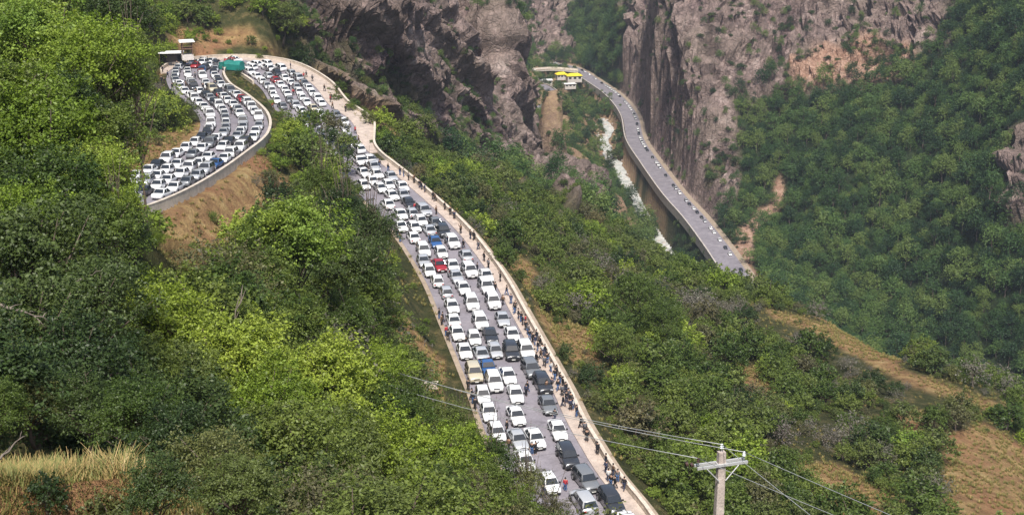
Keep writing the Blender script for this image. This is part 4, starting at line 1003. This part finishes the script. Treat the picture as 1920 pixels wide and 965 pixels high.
for it in range(240):                        # nobody parks inside a neighbour
    for a in range(len(rows)):
        for b_ in range(a):
            ds = rows[a][0]-rows[b_][0]; do = rows[a][1]-rows[b_][1]
            if abs(ds) < 4.95 and abs(do) < 2.08:
                ps, po = 4.95-abs(ds), 2.08-abs(do)
                if po*1.2 < ps:
                    q = (po/2+.01)*(1 if do >= 0 else -1); rows[a][1] += q; rows[b_][1] -= q
                else:
                    q = (ps/2+.01)*(1 if ds >= 0 else -1); rows[a][0] += q; rows[b_][0] -= q
                for r_ in (rows[a], rows[b_]): r_[1] = float(np.clip(r_[1], -MW+1.1, MW-1.0))
def road_words(rows_, names):
    """a label for each: colour, kind and how it stands in its queue"""
    out = []; n = len(rows_); used_ = set()
    for k, (s, off, c_, kd) in enumerate(rows_):
        def near_(cond):
            q = [(abs(rows_[j][0]-s) + 2*abs(rows_[j][1]-off), j) for j in range(n) if j != k and cond(rows_[j])]
            return min(q)[1] if q else None
        lane = names[int(np.clip((off + MW)/(2*MW)*len(names), 0, len(names)-1))]
        f = near_(lambda r_: r_[0] < s and abs(r_[1]-off) < 1.8); b2 = near_(lambda r_: r_[0] > s and abs(r_[1]-off) < 1.8)
        out.append((k, lane, f, b2))
    return out
order_ = sorted(range(len(rows)), key=lambda k: rows[k][0]); LN = ['leftmost file', 'second file from the left', 'second file from the parapet', 'file by the parapet']
info = {k: (lane, f, b2) for k, lane, f, b2 in road_words(rows, LN)}
cnt = {}; sg = random.Random(4); ORD = 'first second third fourth fifth sixth seventh eighth ninth tenth eleventh twelfth thirteenth fourteenth fifteenth sixteenth seventeenth eighteenth nineteenth twentieth'.split()
ORD += ['twenty-'+o for o in ORD[:9]] + ['thirtieth'] + ['thirty-'+o for o in ORD[:9]] + ['fortieth'] + ['forty-'+o for o in ORD[:9]] + ['fiftieth'] + ['fifty-'+o for o in ORD[:9]] + ['sixtieth']
for k in order_:
    s, off, c_, kd = rows[k]; lane, f, b2 = info[k]; ckey = (c_, kd, lane); cnt[ckey] = cnt.get(ckey, 0) + 1
    lab = '%s %s in the %s of the main road' % (c_, KN[kd], lane)
    lab = '%s%s %s in the main road\'s %s, nearest first' % (ORD[cnt[ckey]-1] + ' ', c_, KN[kd], lane)
    if c_ == 'red': lab = 'dark red saloon, the only red car among the main road traffic'
    if c_ == 'blue' and kd == 'pickup': lab = 'blue pickup between white cars in the lower part of the main road'
    p, a, tl = frame(main_c, s, off); rev = sg.random() < .12
    car(kd, c_, (p[0], p[1], p[2]+.035), a + math.pi*(0 if rev else 1) + sg.uniform(-.05, .05), tl*(1 if rev else -1), True, lab, 'cars jammed on the main road')
main_rows = rows
# the hairpin and its upper leg: files of cars, bumper to bumper
ncar = len(rows); hp_cars = []
LH = ['innermost', 'second', 'third', 'outermost']
tot = (len(hp_c)-1)*2.0
smax = max(i for i in range(len(hp_c)) if proj(hp_c[i])[0] > 60)*2.0 if True else tot
hcount = {}
for li, off in enumerate((-4.6, -1.6, 1.4, 4.3)):
    s = 3 + sg.uniform(0, 4)
    if abs(off) > 4.4: s += 8
    while s < smax:
        x_, y_ = proj(frame(hp_c, s, off)[0]); s += sg.uniform(4.75, 5.6) * (1 if off*0+1 else 1)
        if sg.random() < .035: continue
        if x_ < 150 and sg.random() < .3: continue
        c_ = sg.choices(['white', 'silver', 'grey', 'dark', 'beige', 'red', 'blue'], [.62, .17, .06, .09, .02, .015, .02])[0]; kd = sg.choices(['saloon', 'hatch', 'suv'], [.5, .3, .2])[0]
        sec = 'on the first bend of the hairpin' if s < 60 else 'round the tip of the hairpin' if s < 105 else 'on the S-bend below the hairpin tip' if s < 155 else 'on the upper leg by the retaining wall' if s < 215 else 'on the upper leg among the leaves'
        kk = (c_, kd, li, sec); hcount[kk] = hcount.get(kk, 0) + 1
        p, a, tl = frame(hp_c, s, off + sg.uniform(-.2, .2))
        hp_cars.append((p, a, tl, c_, kd, li, sec, hcount[kk]))
for p, a, tl, c_, kd, li, sec, n in hp_cars:
    lab = '%s%s %s in the %s file %s' % (ORD[n-1]+' ' if hcount[(c_, kd, li, sec)] > 1 else '', c_, KN[kd], LH[li], sec)
    rev = sg.random() < .3
    car(kd, c_, (p[0], p[1], p[2]+.04), a + math.pi*(1 if rev else 0) + sg.uniform(-.06, .06), tl*(-1 if rev else 1), False, lab, 'cars packed on the hairpin')
# far valley road: one thin queue
def far_car_mesh(kind, colour):
    mb = car_body_mb(kind); ws, rw, sides = glass_sets(kind)
    for x in (SPEC[kind][0]/2-.78, -SPEC[kind][0]/2+.8):
        for s in (-1, 1): mb.cyl((x, s*(SPEC[kind][1]-.06), .31), (0, 1, 0), .31, .2, 8, 1)
    for q in [ws, rw] + sides:
        mb.add(q.v, q.f, 2)
    return mb.mesh('far_car', [PAINT[colour], M_TYRE, M_GLASS], True)
FCM = {(k, c): far_car_mesh(k, c) for k in ('saloon', 'suv') for c in ('white', 'silver', 'dark')}
fs = 20.0; nf = 0; fc_ = {}; lenv = (len(vr_c)-1)*5.0
while fs < lenv - 120:
    p, a, tl = frame(vr_c, fs, -1.9 - 1.6, 5.0); c_ = sg.choices(['white', 'silver', 'dark'], [.5, .15, .35])[0]; kd = sg.choice(['saloon', 'saloon', 'suv']); x_, y_ = proj(p)
    sec = 'beyond the yellow canopy bend' if y_ < 170 else 'rounding the cliff foot' if y_ < 270 else 'beside the river bend' if y_ < 380 else 'near the orange landslip'
    fc_[(c_, kd, sec)] = fc_.get((c_, kd, sec), 0) + 1
    o_ = link('car', FCM[(kd, c_)], None, (p[0], p[1], p[2]+.055)); o_.rotation_euler = (0, tl, a)
    tag(o_, '%s tiny %s %s on the far valley road %s' % (ORD[fc_[(c_, kd, sec)]-1], c_, KN[kd], sec), 'car', 'cars queuing on the far valley road')
    nf += 1; fs += sg.choice([6.5, 7, 8, 9, 12, 15, 22]) * (1.25 if y_ > 330 else 1)
for k, ss in enumerate((8, 16, 24, 33)):
    p, a, tl = frame(lr_c, ss, sg.choice([-1.5, 1.5]), 4.0); o_ = link('car', FCM[('saloon', 'white' if k % 2 else 'dark')], None, (p[0], p[1], p[2]+.06)); o_.rotation_euler = (0, tl, a)
    tag(o_, '%s saloon on the short lower road at the gorge, %s from its left end' % ('white' if k % 2 else 'dark', ORD[k]), 'car', 'cars on the short lower road')
print('cars main', ncar, 'hairpin', len(hp_cars), 'far', nf)

# ------------------------------------------------------------------ people
M_SKIN = simple('skin', (.42, .26, .18), .6); M_HAIR = simple('hair', (.02, .015, .012), .7)
CLOTH = {c: simple('cloth_'+c, v, .85) for c, v in dict(black=(.015, .015, .018), navy=(.03, .04, .08), grey=(.12, .12, .13), white=(.62, .62, .60), red=(.38, .03, .04), brown=(.12, .07, .04), blue=(.06, .12, .26)).items()}
def skin_mesh(verts, edges, radii, name, mat, sub=1, root=0):
    me_ = bpy.data.meshes.new(name+'_s'); me_.from_pydata(verts, edges, []); ob = bpy.data.objects.new(name+'_s', me_); col.objects.link(ob)
    ob.modifiers.new('k', 'SKIN'); sl = me_.skin_vertices[0].data
    for i, r_ in enumerate(radii): sl[i].radius = (r_, r_) if not isinstance(r_, tuple) else r_
    sl[root].use_root = True
    sb = ob.modifiers.new('s', 'SUBSURF'); sb.levels = sub
    bpy.context.view_layer.update(); dg = bpy.context.evaluated_depsgraph_get(); out = bpy.data.meshes.new_from_object(ob.evaluated_get(dg)); bpy.data.objects.remove(ob)
    out.name = name; out.materials.clear(); out.materials.append(mat); out.polygons.foreach_set('use_smooth', np.ones(len(out.polygons), bool)); return out
def person_meshes(pose):
    st = .12 if pose == 'stand' else .34 if pose == 'walk' else .10
    J = {}; J['pelvis'] = (0, 0, .95); J['belly'] = (0, 0, 1.12); J['chest'] = (.01, 0, 1.36); J['neck'] = (.01, 0, 1.50); J['head'] = (.03, 0, 1.60); J['top'] = (.02, 0, 1.70)
    for s, sg_ in (('l', 1), ('r', -1)):
        f = st*sg_ if pose == 'walk' else 0.02*sg_
        J['hip'+s] = (0, .10*sg_, .90); J['knee'+s] = (f*.55+.03, .11*sg_, .50); J['ank'+s] = (f*.9 - .02, .11*sg_, .09); J['toe'+s] = (f*.9+.15, .12*sg_, .035)
        J['sh'+s] = (.0, .19*sg_, 1.42)
        if pose == 'raise' and sg_ == 1: J['el'+s] = (.18, .30, 1.52); J['wr'+s] = (.26, .20, 1.74); hd = (.02, -.02, .09)
        elif pose == 'lean': J['el'+s] = (.10, .25*sg_, 1.17); J['wr'+s] = (.33, .20*sg_, 1.12); hd = (.09, 0, -.01)
        else: J['el'+s] = (-f*.35-.02, .25*sg_, 1.14); J['wr'+s] = (-f*.6+.06, .26*sg_, .90); hd = (.01, 0, -.09)
        w_ = Vector(J['wr'+s]); h_ = w_ + Vector(hd)*.9; J['hand'+s] = tuple(h_)
        for i in range(4):
            k = (i-1.5)*.021; b_ = h_ + Vector((k, 0, 0)) + Vector(hd)*.2; J['f%d%s' % (i, s)] = tuple(b_); J['g%d%s' % (i, s)] = tuple(b_ + Vector(hd)*(.75+.12*(i in (1, 2))) + Vector((0, -.02*sg_, 0)))
        J['th'+s] = tuple(w_ + Vector(hd)*.55 + Vector((.05, -.015*sg_, 0)))
    names = list(J); ix = {n: i for i, n in enumerate(names)}
    E = [('pelvis', 'belly'), ('belly', 'chest'), ('chest', 'neck'), ('neck', 'head'), ('head', 'top')]
    for s in 'lr':
        E += [('pelvis', 'hip'+s), ('hip'+s, 'knee'+s), ('knee'+s, 'ank'+s), ('ank'+s, 'toe'+s), ('chest', 'sh'+s), ('sh'+s, 'el'+s), ('el'+s, 'wr'+s), ('wr'+s, 'hand'+s), ('wr'+s, 'th'+s)]
        for i in range(4): E += [('hand'+s, 'f%d%s' % (i, s)), ('f%d%s' % (i, s), 'g%d%s' % (i, s))]
    rad_ = dict(pelvis=.13, belly=.12, chest=.14, neck=.055, head=.095, top=.075, hip=.085, knee=.055, ank=.038, toe=.035, sh=.06, el=.042, wr=.028, hand=.034, th=.012)
    rd = []
    for n in names:
        b_ = n[:-1] if n[-1] in 'lr' and n not in ('pelvis',) and n[:-1] in rad_ else n
        rd.append(rad_.get(b_, .010))
    body = skin_mesh([J[n] for n in names], [(ix[a], ix[b_]) for a, b_ in E], rd, 'body', M_SKIN, 1, ix['pelvis'])
    def sub(ns, es, rr_, name):
        j = {n: i for i, n in enumerate(ns)}; return skin_mesh([J[n] for n in ns], [(j[a], j[b_]) for a, b_ in es], rr_, name, CLOTH['black'], 1, 0)
    shirt = sub(['belly', 'pelvis', 'chest', 'shl', 'shr', 'ell', 'elr', 'wrl', 'wrr'], [('pelvis', 'belly'), ('belly', 'chest'), ('chest', 'shl'), ('chest', 'shr'), ('shl', 'ell'), ('shr', 'elr'), ('ell', 'wrl'), ('elr', 'wrr')],
                [.165, .175, .185, .085, .085, .065, .065, .048, .048], 'shirt')
    trs = sub(['pelvis', 'hipl', 'hipr', 'kneel', 'kneer', 'ankl', 'ankr'], [('pelvis', 'hipl'), ('pelvis', 'hipr'), ('hipl', 'kneel'), ('hipr', 'kneer'), ('kneel', 'ankl'), ('kneer', 'ankr')], [.16, .115, .115, .082, .082, .062, .062], 'trousers')
    hr = MB(); hr.rings([[(.0 + math.cos(t)*r_*1.05, math.sin(t)*r_, z) for t in [2*math.pi*k/10 for k in range(10)]] for r_, z in ((.095, 1.60), (.108, 1.66), (.10, 1.72), (.065, 1.765), (.01, 1.78))])
    hair = hr.mesh('hair', M_HAIR, True)
    fc = MB()
    fc.box((.125, 0, 1.60), (.035, .03, .04)); face = None
    return body, shirt, trs, hair
PP = {k: person_meshes(k) for k in ('stand', 'walk', 'raise', 'lean')}
_cl = {}
def clothed(me_, c):
    k = (me_.name, c)
    if k not in _cl: q = me_.copy(); q.materials[0] = CLOTH[c]; _cl[k] = q
    return _cl[k]
def person(pose, loc, rz, top, bot, label, group):
    t = empty('person', loc, rz); tag(t, label, 'person', group); b_, sh_, tr_, hr = PP[pose]
    link('body', b_, t); link('shirt', clothed(sh_, top), t); link('trousers', clothed(tr_, bot), t); link('hair', hr, t); return t
# feet positions in the photograph along the main road
PEOPLE = """712,315,black 750,330,black 757,333,grey 779,345,brown 795,357,black 798,362,navy 807,352,black 822,375,black 830,378,brown 846,405,black 818,403,brown 882,450,black 891,452,black 897,470,grey 902,517,black 929,548,black 938,530,black 943,573,brown 972,600,black 977,606,black
986,622,black 993,640,black 1003,650,navy 1012,640,black 1018,652,black 1006,682,black 1021,690,grey 1030,668,black 1044,708,black 1046,735,black 1058,730,black 1067,740,black 1076,760,black 1056,765,black 1089,805,black 1030,930,black 1046,916,red 1096,815,grey 1150,875,black 1155,895,brown 1145,915,black 1152,918,black
1160,905,grey 875,752,black 892,758,black 858,735,black 989,736,black 977,740,navy 963,836,black 999,842,black 864,440,brown 836,602,black 800,600,black 806,612,brown 822,632,red 833,640,black 735,448,black 743,455,brown 655,300,black 690,318,black 868,468,black 1034,730,navy 870,655,black 1040,790,black
965,590,black 1025,735,brown 1085,770,white 1070,752,grey 1017,668,white 985,612,red 1170,920,black 785,402,red"""
PEOPLE += ''.join(' %d,%d,%s' % (x, y, c) for x, y, c in ((728, 322, 'black'), (766, 340, 'grey'), (838, 395, 'black'), (856, 412, 'navy'), (908, 492, 'black'), (916, 505, 'grey'), (950, 556, 'black'), (958, 572, 'navy'), (966, 585, 'black'), (980, 612, 'black'), (990, 630, 'grey'), (999, 645, 'black'), (1008, 661, 'black'), (1014, 676, 'brown'), (1026, 684, 'black'), (1033, 700, 'white'), (1040, 715, 'black'), (1050, 722, 'black'), (1054, 745, 'grey'), (1062, 758, 'black'), (1070, 772, 'navy'), (1082, 784, 'black'), (1100, 830, 'black'), (1120, 855, 'black'), (1136, 890, 'navy'), (1006, 838, 'black'), (956, 842, 'brown'), (868, 770, 'black'), (1140, 905, 'white')))
gp = random.Random(12); pcount = {}
for s in PEOPLE.split():
    x_, y_, c_ = s.split(','); p = atz(float(x_), float(y_), 0)
    for _ in range(4):
        ss, off = on_line(main_c, p[0], p[1]); zr_ = frame(main_c, ss, 0)[0][2]; p = atz(float(x_), float(y_), zr_)
    if off < MW-1:                             # on the carriageway: step out of any car
        for _ in range(30):
            hit_ = [r_ for r_ in main_rows if abs(r_[0]-ss) < 2.7 and abs(r_[1]-off) < 1.35]
            if not hit_: break
            r_ = hit_[0]; off = r_[1] + (1.42 if off >= r_[1] else -1.42)*1.02; ss += gp.uniform(-.6, .6)
    off = max(min(off, MW+1.45), -MW-.35); up = .15 if off > MW else .032
    q, a, tl = frame(main_c, ss, off); ps = gp.choice(['stand', 'walk', 'stand', 'walk', 'lean', 'raise'])
    bt = gp.choice(['black', 'navy', 'blue', 'black']); side = 'on the pavement' if off > MW else 'among the cars' if off > -MW+.5 else 'at the left road edge'
    lab = 'person %s in %s top and %s trousers %s, %s' % (dict(stand='standing', walk='walking', lean='holding both hands forward').get(ps, 'raising one arm'), c_, bt, side, where_words(float(x_), float(y_)))
    w_ = lab.split(); pcount[lab] = pcount.get(lab, 0) + 1
    if len(w_) > 16: lab = 'person %s in %s, %s, %s' % (dict(stand='standing', walk='walking', lean='hands forward').get(ps, 'arm raised'), c_, side, where_words(float(x_), float(y_)))
    if len(lab.split()) > 15: lab = lab.replace(', on the pavement', '').replace(', among the cars', '').replace(', at the left road edge', '')
    if lab in used_l: lab = lab.replace('person', 'second person', 1)
    if lab in used_l: lab = lab.replace('second', 'third', 1)
    used_l.add(lab)
    person(ps, (q[0], q[1], q[2]+up), gp.uniform(0, 6.28), c_, bt, lab, 'people out of their cars on the main road')
hs = 14.0; k = 0
while hs < 210 and k < 46:
    off = gp.choice([HW+.7, HW+1.2, -HW-.3, HW-.35, -.1, -3.1, 2.9]); q, a, tl = frame(hp_c, hs, off); c_ = gp.choice(['black', 'black', 'navy', 'red', 'grey', 'brown']); ps = gp.choice(['stand', 'walk'])
    on_kerb = off > HW and 24 < hs < 122; x_, y_ = proj(q)
    side = 'on the outer pavement' if on_kerb else 'between car files' if abs(off) < 5 else 'at the road edge'
    lab = 'person %s in %s, %s, %s' % ('walking' if ps == 'walk' else 'standing', c_, side, where_words(float(x_), float(y_)))
    if len(lab.split()) > 15: lab = lab.replace(', on the outer pavement', '').replace(', between car files', '').replace(', at the road edge', '')
    if lab in used_l: lab = lab.replace('person', 'second person', 1)
    if lab in used_l: lab = lab.replace('second', 'third', 1)
    used_l.add(lab)
    person(ps, (q[0], q[1], q[2] + (.15 if on_kerb else .04)), gp.uniform(0, 6.28), c_, 'black', lab, 'people out of their cars on the hairpin'); hs += gp.choice([1.2, 2, 4, 7]); k += 1

# ------------------------------------------------------------------ power line
M_POLE = stone_mat('pole_concrete', (.36, .30, .26), (.58, .50, .44), 2.0)
M_STEEL = simple('galvanised_steel', (.55, .55, .54), .5, .3, var=.15); M_CER = simple('brown_ceramic', (.06, .03, .025), .25); M_WIRE = simple('wire', (.45, .46, .45), .5, .2)
def pole(px, py, Yd, label, ang, h=13.5):
    top = at(px, py, Yd); t = empty('power_pole', (top[0], top[1], top[2]-h), ang); tag(t, label, 'power pole')
    mb = MB(); mb.rings([[(sx*a, sy*b_, z) for sx, sy in ((-1, -1), (1, -1), (1, 1), (-1, 1))] for z, a, b_ in ((-1.5, .27, .21), (0, .26, .20), (h*.55, .21, .16), (h, .155, .12))]); mb.build('shaft', M_POLE, t)
    for i, y in enumerate((-.16, .16)):
        a = MB(); a.box((0, y, h-.55), (2.3, .07, .12)); a.build('crossarm', M_STEEL, t)
    for s in (-1, 1):
        b_ = MB(); b_.tube([(s*.15, -.2, h-1.25), (s*.72, -.2, h-.62)], .028, 5); b_.build('brace', M_STEEL, t)
    bt = MB(); bt.box((0, 0, h-.55), (.42, .42, .10)); bt.build('clamp', M_STEEL, t)
    tips = []
    for x in (-1.05, 1.05, .0):
        z0 = h-.49 if x else h
        p_ = MB(); p_.cyl((x, 0, z0+.08), (0, 0, 1), .018, .16, 6); pi = p_.build('insulator_pin', M_STEEL, t)
        i_ = MB(); i_.rings([[(x+r_*math.cos(q), r_*math.sin(q), z0+z) for q in [2*math.pi*k/10 for k in range(10)]] for z, r_ in ((.14, .05), (.17, .085), (.21, .05), (.24, .075), (.29, .045), (.33, .055), (.36, .02))])
        i_.build('insulator', M_CER if x < 0 else M_LAMP, pi); tips.append((x, 0, z0+.33))
    if ang < .5:
        for k_ in range(2):
            i_ = MB(); i_.cyl((-1.35-.22*k_, 0, h-.42+.06*k_), (1, 0, .2), .10, .11, 10); i_.build('insulator', M_CER, t)
    M = Matrix.Translation((top[0], top[1], top[2]-h)) @ Matrix.Rotation(ang, 4, 'Z'); return [M @ Vector(p) for p in tips]
ta = pole(1353, 846, 55, 'pale square concrete power pole with steel crossarm at the bottom right', .30)
tb = pole(226, 478, 118, 'grey power pole half hidden in trees left of the red bank', .9, 12)
far_r = [at(1640, 985, 44), at(1745, 985, 44), at(1560, 985, 44)]
def wire(p, q, sag, label, r_=.014):
    p, q = Vector(p), Vector(q); pts = []
    for i in range(25):
        t_ = i/24; v = p.lerp(q, t_); v.z -= sag*4*t_*(1-t_); pts.append(v)
    mb = MB(); mb.tube(pts, r_, 5)
    for k in range(len(mb.v)): mb.v[k] = tuple(Vector(mb.v[k]) - p)
    o_ = mb.build('power_wire', M_WIRE, None, True, tuple(p)); tag(o_, label, 'wire', 'wires strung over the road')
nmz = ['crossarm\'s left end', 'crossarm\'s right end', 'pole top']
for i in range(3):
    wire(ta[i], tb[i], 2.2, 'thin grey wire crossing over the traffic from the %s' % nmz[i], .016)
    e = Vector(far_r[i]); wire(ta[i], ta[i] + (e - ta[i])*3.0, .25, 'thin grey wire running down to the right from the %s' % nmz[i], .013)

# ------------------------------------------------------------------ structures round the hairpin and in the gorge
M_WHITE = simple('white_roof', (.72, .72, .70), .6, var=.1); M_YEL = simple('yellow_canopy', (.78, .62, .03), .6, var=.12); M_TARP = simple('teal_tarpaulin', (.015, .20, .17), .6, var=.25, scale=2); M_WOOD = simple('brown_timber', (.16, .09, .06), .8, var=.3)
M_WALLW = stone_mat('painted_wall', (.50, .46, .42), (.68, .64, .60)); M_DARKW = simple('dark_window', (.02, .025, .03), .15)
p = atz(352, 112, 13.2); t = empty('lookout', tuple(p), .3); tag(t, 'small roofed lookout hut with a flat white roof behind the hairpin', 'hut')
for sx in (-1, 1):
    for sy in (-1, 1):
        mb = MB(); mb.box((sx*1.15, sy*1.15, 2.2), (.18, .18, 4.4)); mb.build('post', M_WOOD, t)
mb = MB(); mb.box((0, 0, .7), (2.7, 2.7, 1.2)); mb.build('base', M_WALLW, t)
mb = MB(); mb.box((0, 0, 2.75), (2.6, 2.6, .2)); mb.build('deck', M_WOOD, t)
for k in range(4):
    mb = MB(); a = k*math.pi/2; mb.box((1.3*math.cos(a), 1.3*math.sin(a), 3.3), (.08 if k % 2 == 0 else 2.5, 2.5 if k % 2 == 0 else .08, .12)); mb.build('railing', M_WOOD, t)
mb = MB(); mb.box((0, 0, 4.52), (3.7, 3.4, .25), 0, None, .92); mb.build('roof', M_WHITE, t)
p = atz(322, 118, 12); t = empty('roadside_shelter', tuple(p), .15); tag(t, 'low white roofed shelter left of the hairpin beside the trees', 'shelter')
mb = MB(); mb.box((0, 0, 2.6), (6, 3, .22), 0, None, .95); mb.build('roof', M_WHITE, t)
for sx in (-1, 1):
    for sy in (-1, 1):
        mb = MB(); mb.box((sx*2.7, sy*1.3, 1.25), (.14, .14, 2.5)); mb.build('post', M_WOOD, t)
mb = MB(); mb.box((0, 1.2, 1.1), (5.4, .15, 2.2)); mb.build('back_wall', M_DARKW, t)
def truck(loc, rz, label, cabc, tarp, L=6.2):
    t = empty('truck', loc, rz); tag(t, label, 'truck'); mb = MB()
    mb.rings([[(x, -w_, .5), (x, w_, .5), (x, w_, z), (x, -w_, z)] for x, w_, z in ((L/2-1.8, 1.05, 2.35), (L/2-.55, 1.05, 2.35), (L/2-.15, 1.02, 1.5), (L/2, .98, 1.35))]); mb.build('cab', cabc, t)
    g_ = MB(); pane(g_, [(L/2-.15, -.95, 1.5), (L/2-.15, .95, 1.5), (L/2-.55, .95, 2.3), (L/2-.55, -.95, 2.3)], (1, 0, .3), .08, 0, .02); g_.build('windscreen', M_GLASS, t)
    c_ = MB(); c_.rings([[(x, -1.1, .75), (x, 1.1, .75), (x, 1.12, 2.1), (x, .7, 2.75+zz), (x, -.7, 2.75+zz), (x, -1.12, 2.1)] for x, zz in ((-L/2, 0), (-L/2+1.1, .1), (-.6, -.05), (L/2-1.95, .06))]); c_.build('load_cover', tarp, t)
    ch = MB(); ch.box((-.2, 0, .62), (L-.6, 1.2, .2)); ch.build('chassis', M_BLACK, t)
    for x in (L/2-1.1, -L/2+1.3):
        for s in (-1, 1):
            w_ = MB(); w_.cyl((x, s*.95, .42), (0, 1, 0), .42, .28, 14); w_.build('wheel', M_TYRE, t, True)
p, a, tl = frame(hp_c, 62, HW+.2+1.6)
q = atz(412, 148, 11.0); truck((q[0]+1.0, q[1]+9, 10.9), 2.75, 'truck with teal green tarpaulin standing in the hairpin traffic', PAINT['green'], M_TARP)
q = atz(808, 757, .2); mb = MB(); mb.box((0, 0, .35), (1.9, .8, .7), 0, None, .96); mb.box((0, 0, .73), (2.0, .9, .06)); o_ = mb.build('concrete_block', M_CONC, None, False, tuple((q[0], q[1], max(q[2], ground(q[0], q[1]))))); tag(o_, 'pale concrete block lying on the verge left of the lower main road', 'block')
# bridge, canopy and small buildings at the gorge
br = smooth_line([tuple(atz(*p)) for p in ((1000, 131, -157), (1040, 129, -158), (1085, 133, -160))], 4.0)
t = empty('road_bridge', tuple(br[0])); tag(t, 'pale road bridge leading left from the yellow canopy into the gorge', 'bridge')
def wloc(o_): return local(o_, br[0])
wloc(wall_mesh(br, 0, 8, -1.2, 0, 'deck', M_WALLW, t)); wloc(wall_mesh(br, 4.0, .3, .003, 1.0, 'parapet', M_CONC, t)); wloc(wall_mesh(br, -4.0, .3, .003, 1.0, 'parapet', M_CONC, t))
for k in (1, len(br)//2, len(br)-2):
    mb = MB(); mb.box(tuple(br[k] - np.array((0, 0, 7))), (2, 5, 11.6)); wloc(mb.build('pier', M_CONC, t))
def hut(px, py, z, size, rz, label, roofm, wallm, name='roadside_building', cat='building', hip=True):
    p = atz(px, py, z); t = empty(name, tuple(p), rz); tag(t, label, cat); w_, d_, h_ = size
    mb = MB(); mb.box((0, 0, h_/2-.8), (w_, d_, h_+1.6)); mb.build('wall', wallm, t)
    mb = MB(); mb.rings([[(-w_/2-.7, -d_/2-.7, h_+.005), (w_/2+.7, -d_/2-.7, h_+.005), (w_/2+.7, d_/2+.7, h_+.005), (-w_/2-.7, d_/2+.7, h_+.005)], [(-w_*.28, -.3, h_+(1.9 if hip else .3)), (w_*.28, -.3, h_+(1.9 if hip else .3)), (w_*.28, .3, h_+(1.9 if hip else .3)), (-w_*.28, .3, h_+(1.9 if hip else .3))]]); mb.build('roof', roofm, t)
    for k in range(3):
        mb = MB(); mb.box((-w_/3+k*w_/3, -d_/2-.02, h_*.55), (w_*.18, .1, h_*.4)); mb.build('window', M_DARKW, t)
hut(1076, 150, -163.5, (13, 8, 4.2), .2, 'yellow hipped canopy roof beside the far road junction', M_YEL, M_WALLW, 'yellow_roofed_stall', 'stall')
hut(1052, 146, -164, (9, 6, 3.4), .3, 'smaller yellow-roofed stall left of the larger yellow canopy', M_YEL, M_WALLW, 'yellow_roofed_stall', 'stall')
hut(1022, 158, -165, (12, 8, 4), .1, 'white flat-roofed building under the bridge by the gorge', M_WHITE, M_WALLW, hip=False)
hut(1068, 163, -167, (10, 6, 3.0), .25, 'low white-roofed building in front of the yellow canopy', M_WHITE, M_WALLW, hip=False)

# ------------------------------------------------------------------ haze in the air of the valley
m = bpy.data.materials.new('haze'); m.use_nodes = True; nt = m.node_tree; nt.nodes.clear(); o = nt.nodes.new('ShaderNodeOutputMaterial'); pv = nt.nodes.new('ShaderNodeVolumePrincipled')
pv.inputs['Color'].default_value = (.72, .82, 1.0, 1); pv.inputs['Density'].default_value = .0001; pv.inputs['Anisotropy'].default_value = .2
nt.links.new(pv.outputs[0], o.inputs['Volume'])
zmin, zmax = float(Z.min()) - 1.0, max(float(Z.max()), CAM_Z) + 5
mb = MB(); mb.box((0, 1600, (zmin+zmax)/2), (3400, 3600, zmax-zmin)); o_ = mb.build('haze', m); tag(o_, 'thin bluish haze filling the valley air', None, None, 'stuff')
print('haze box', zmin, zmax)
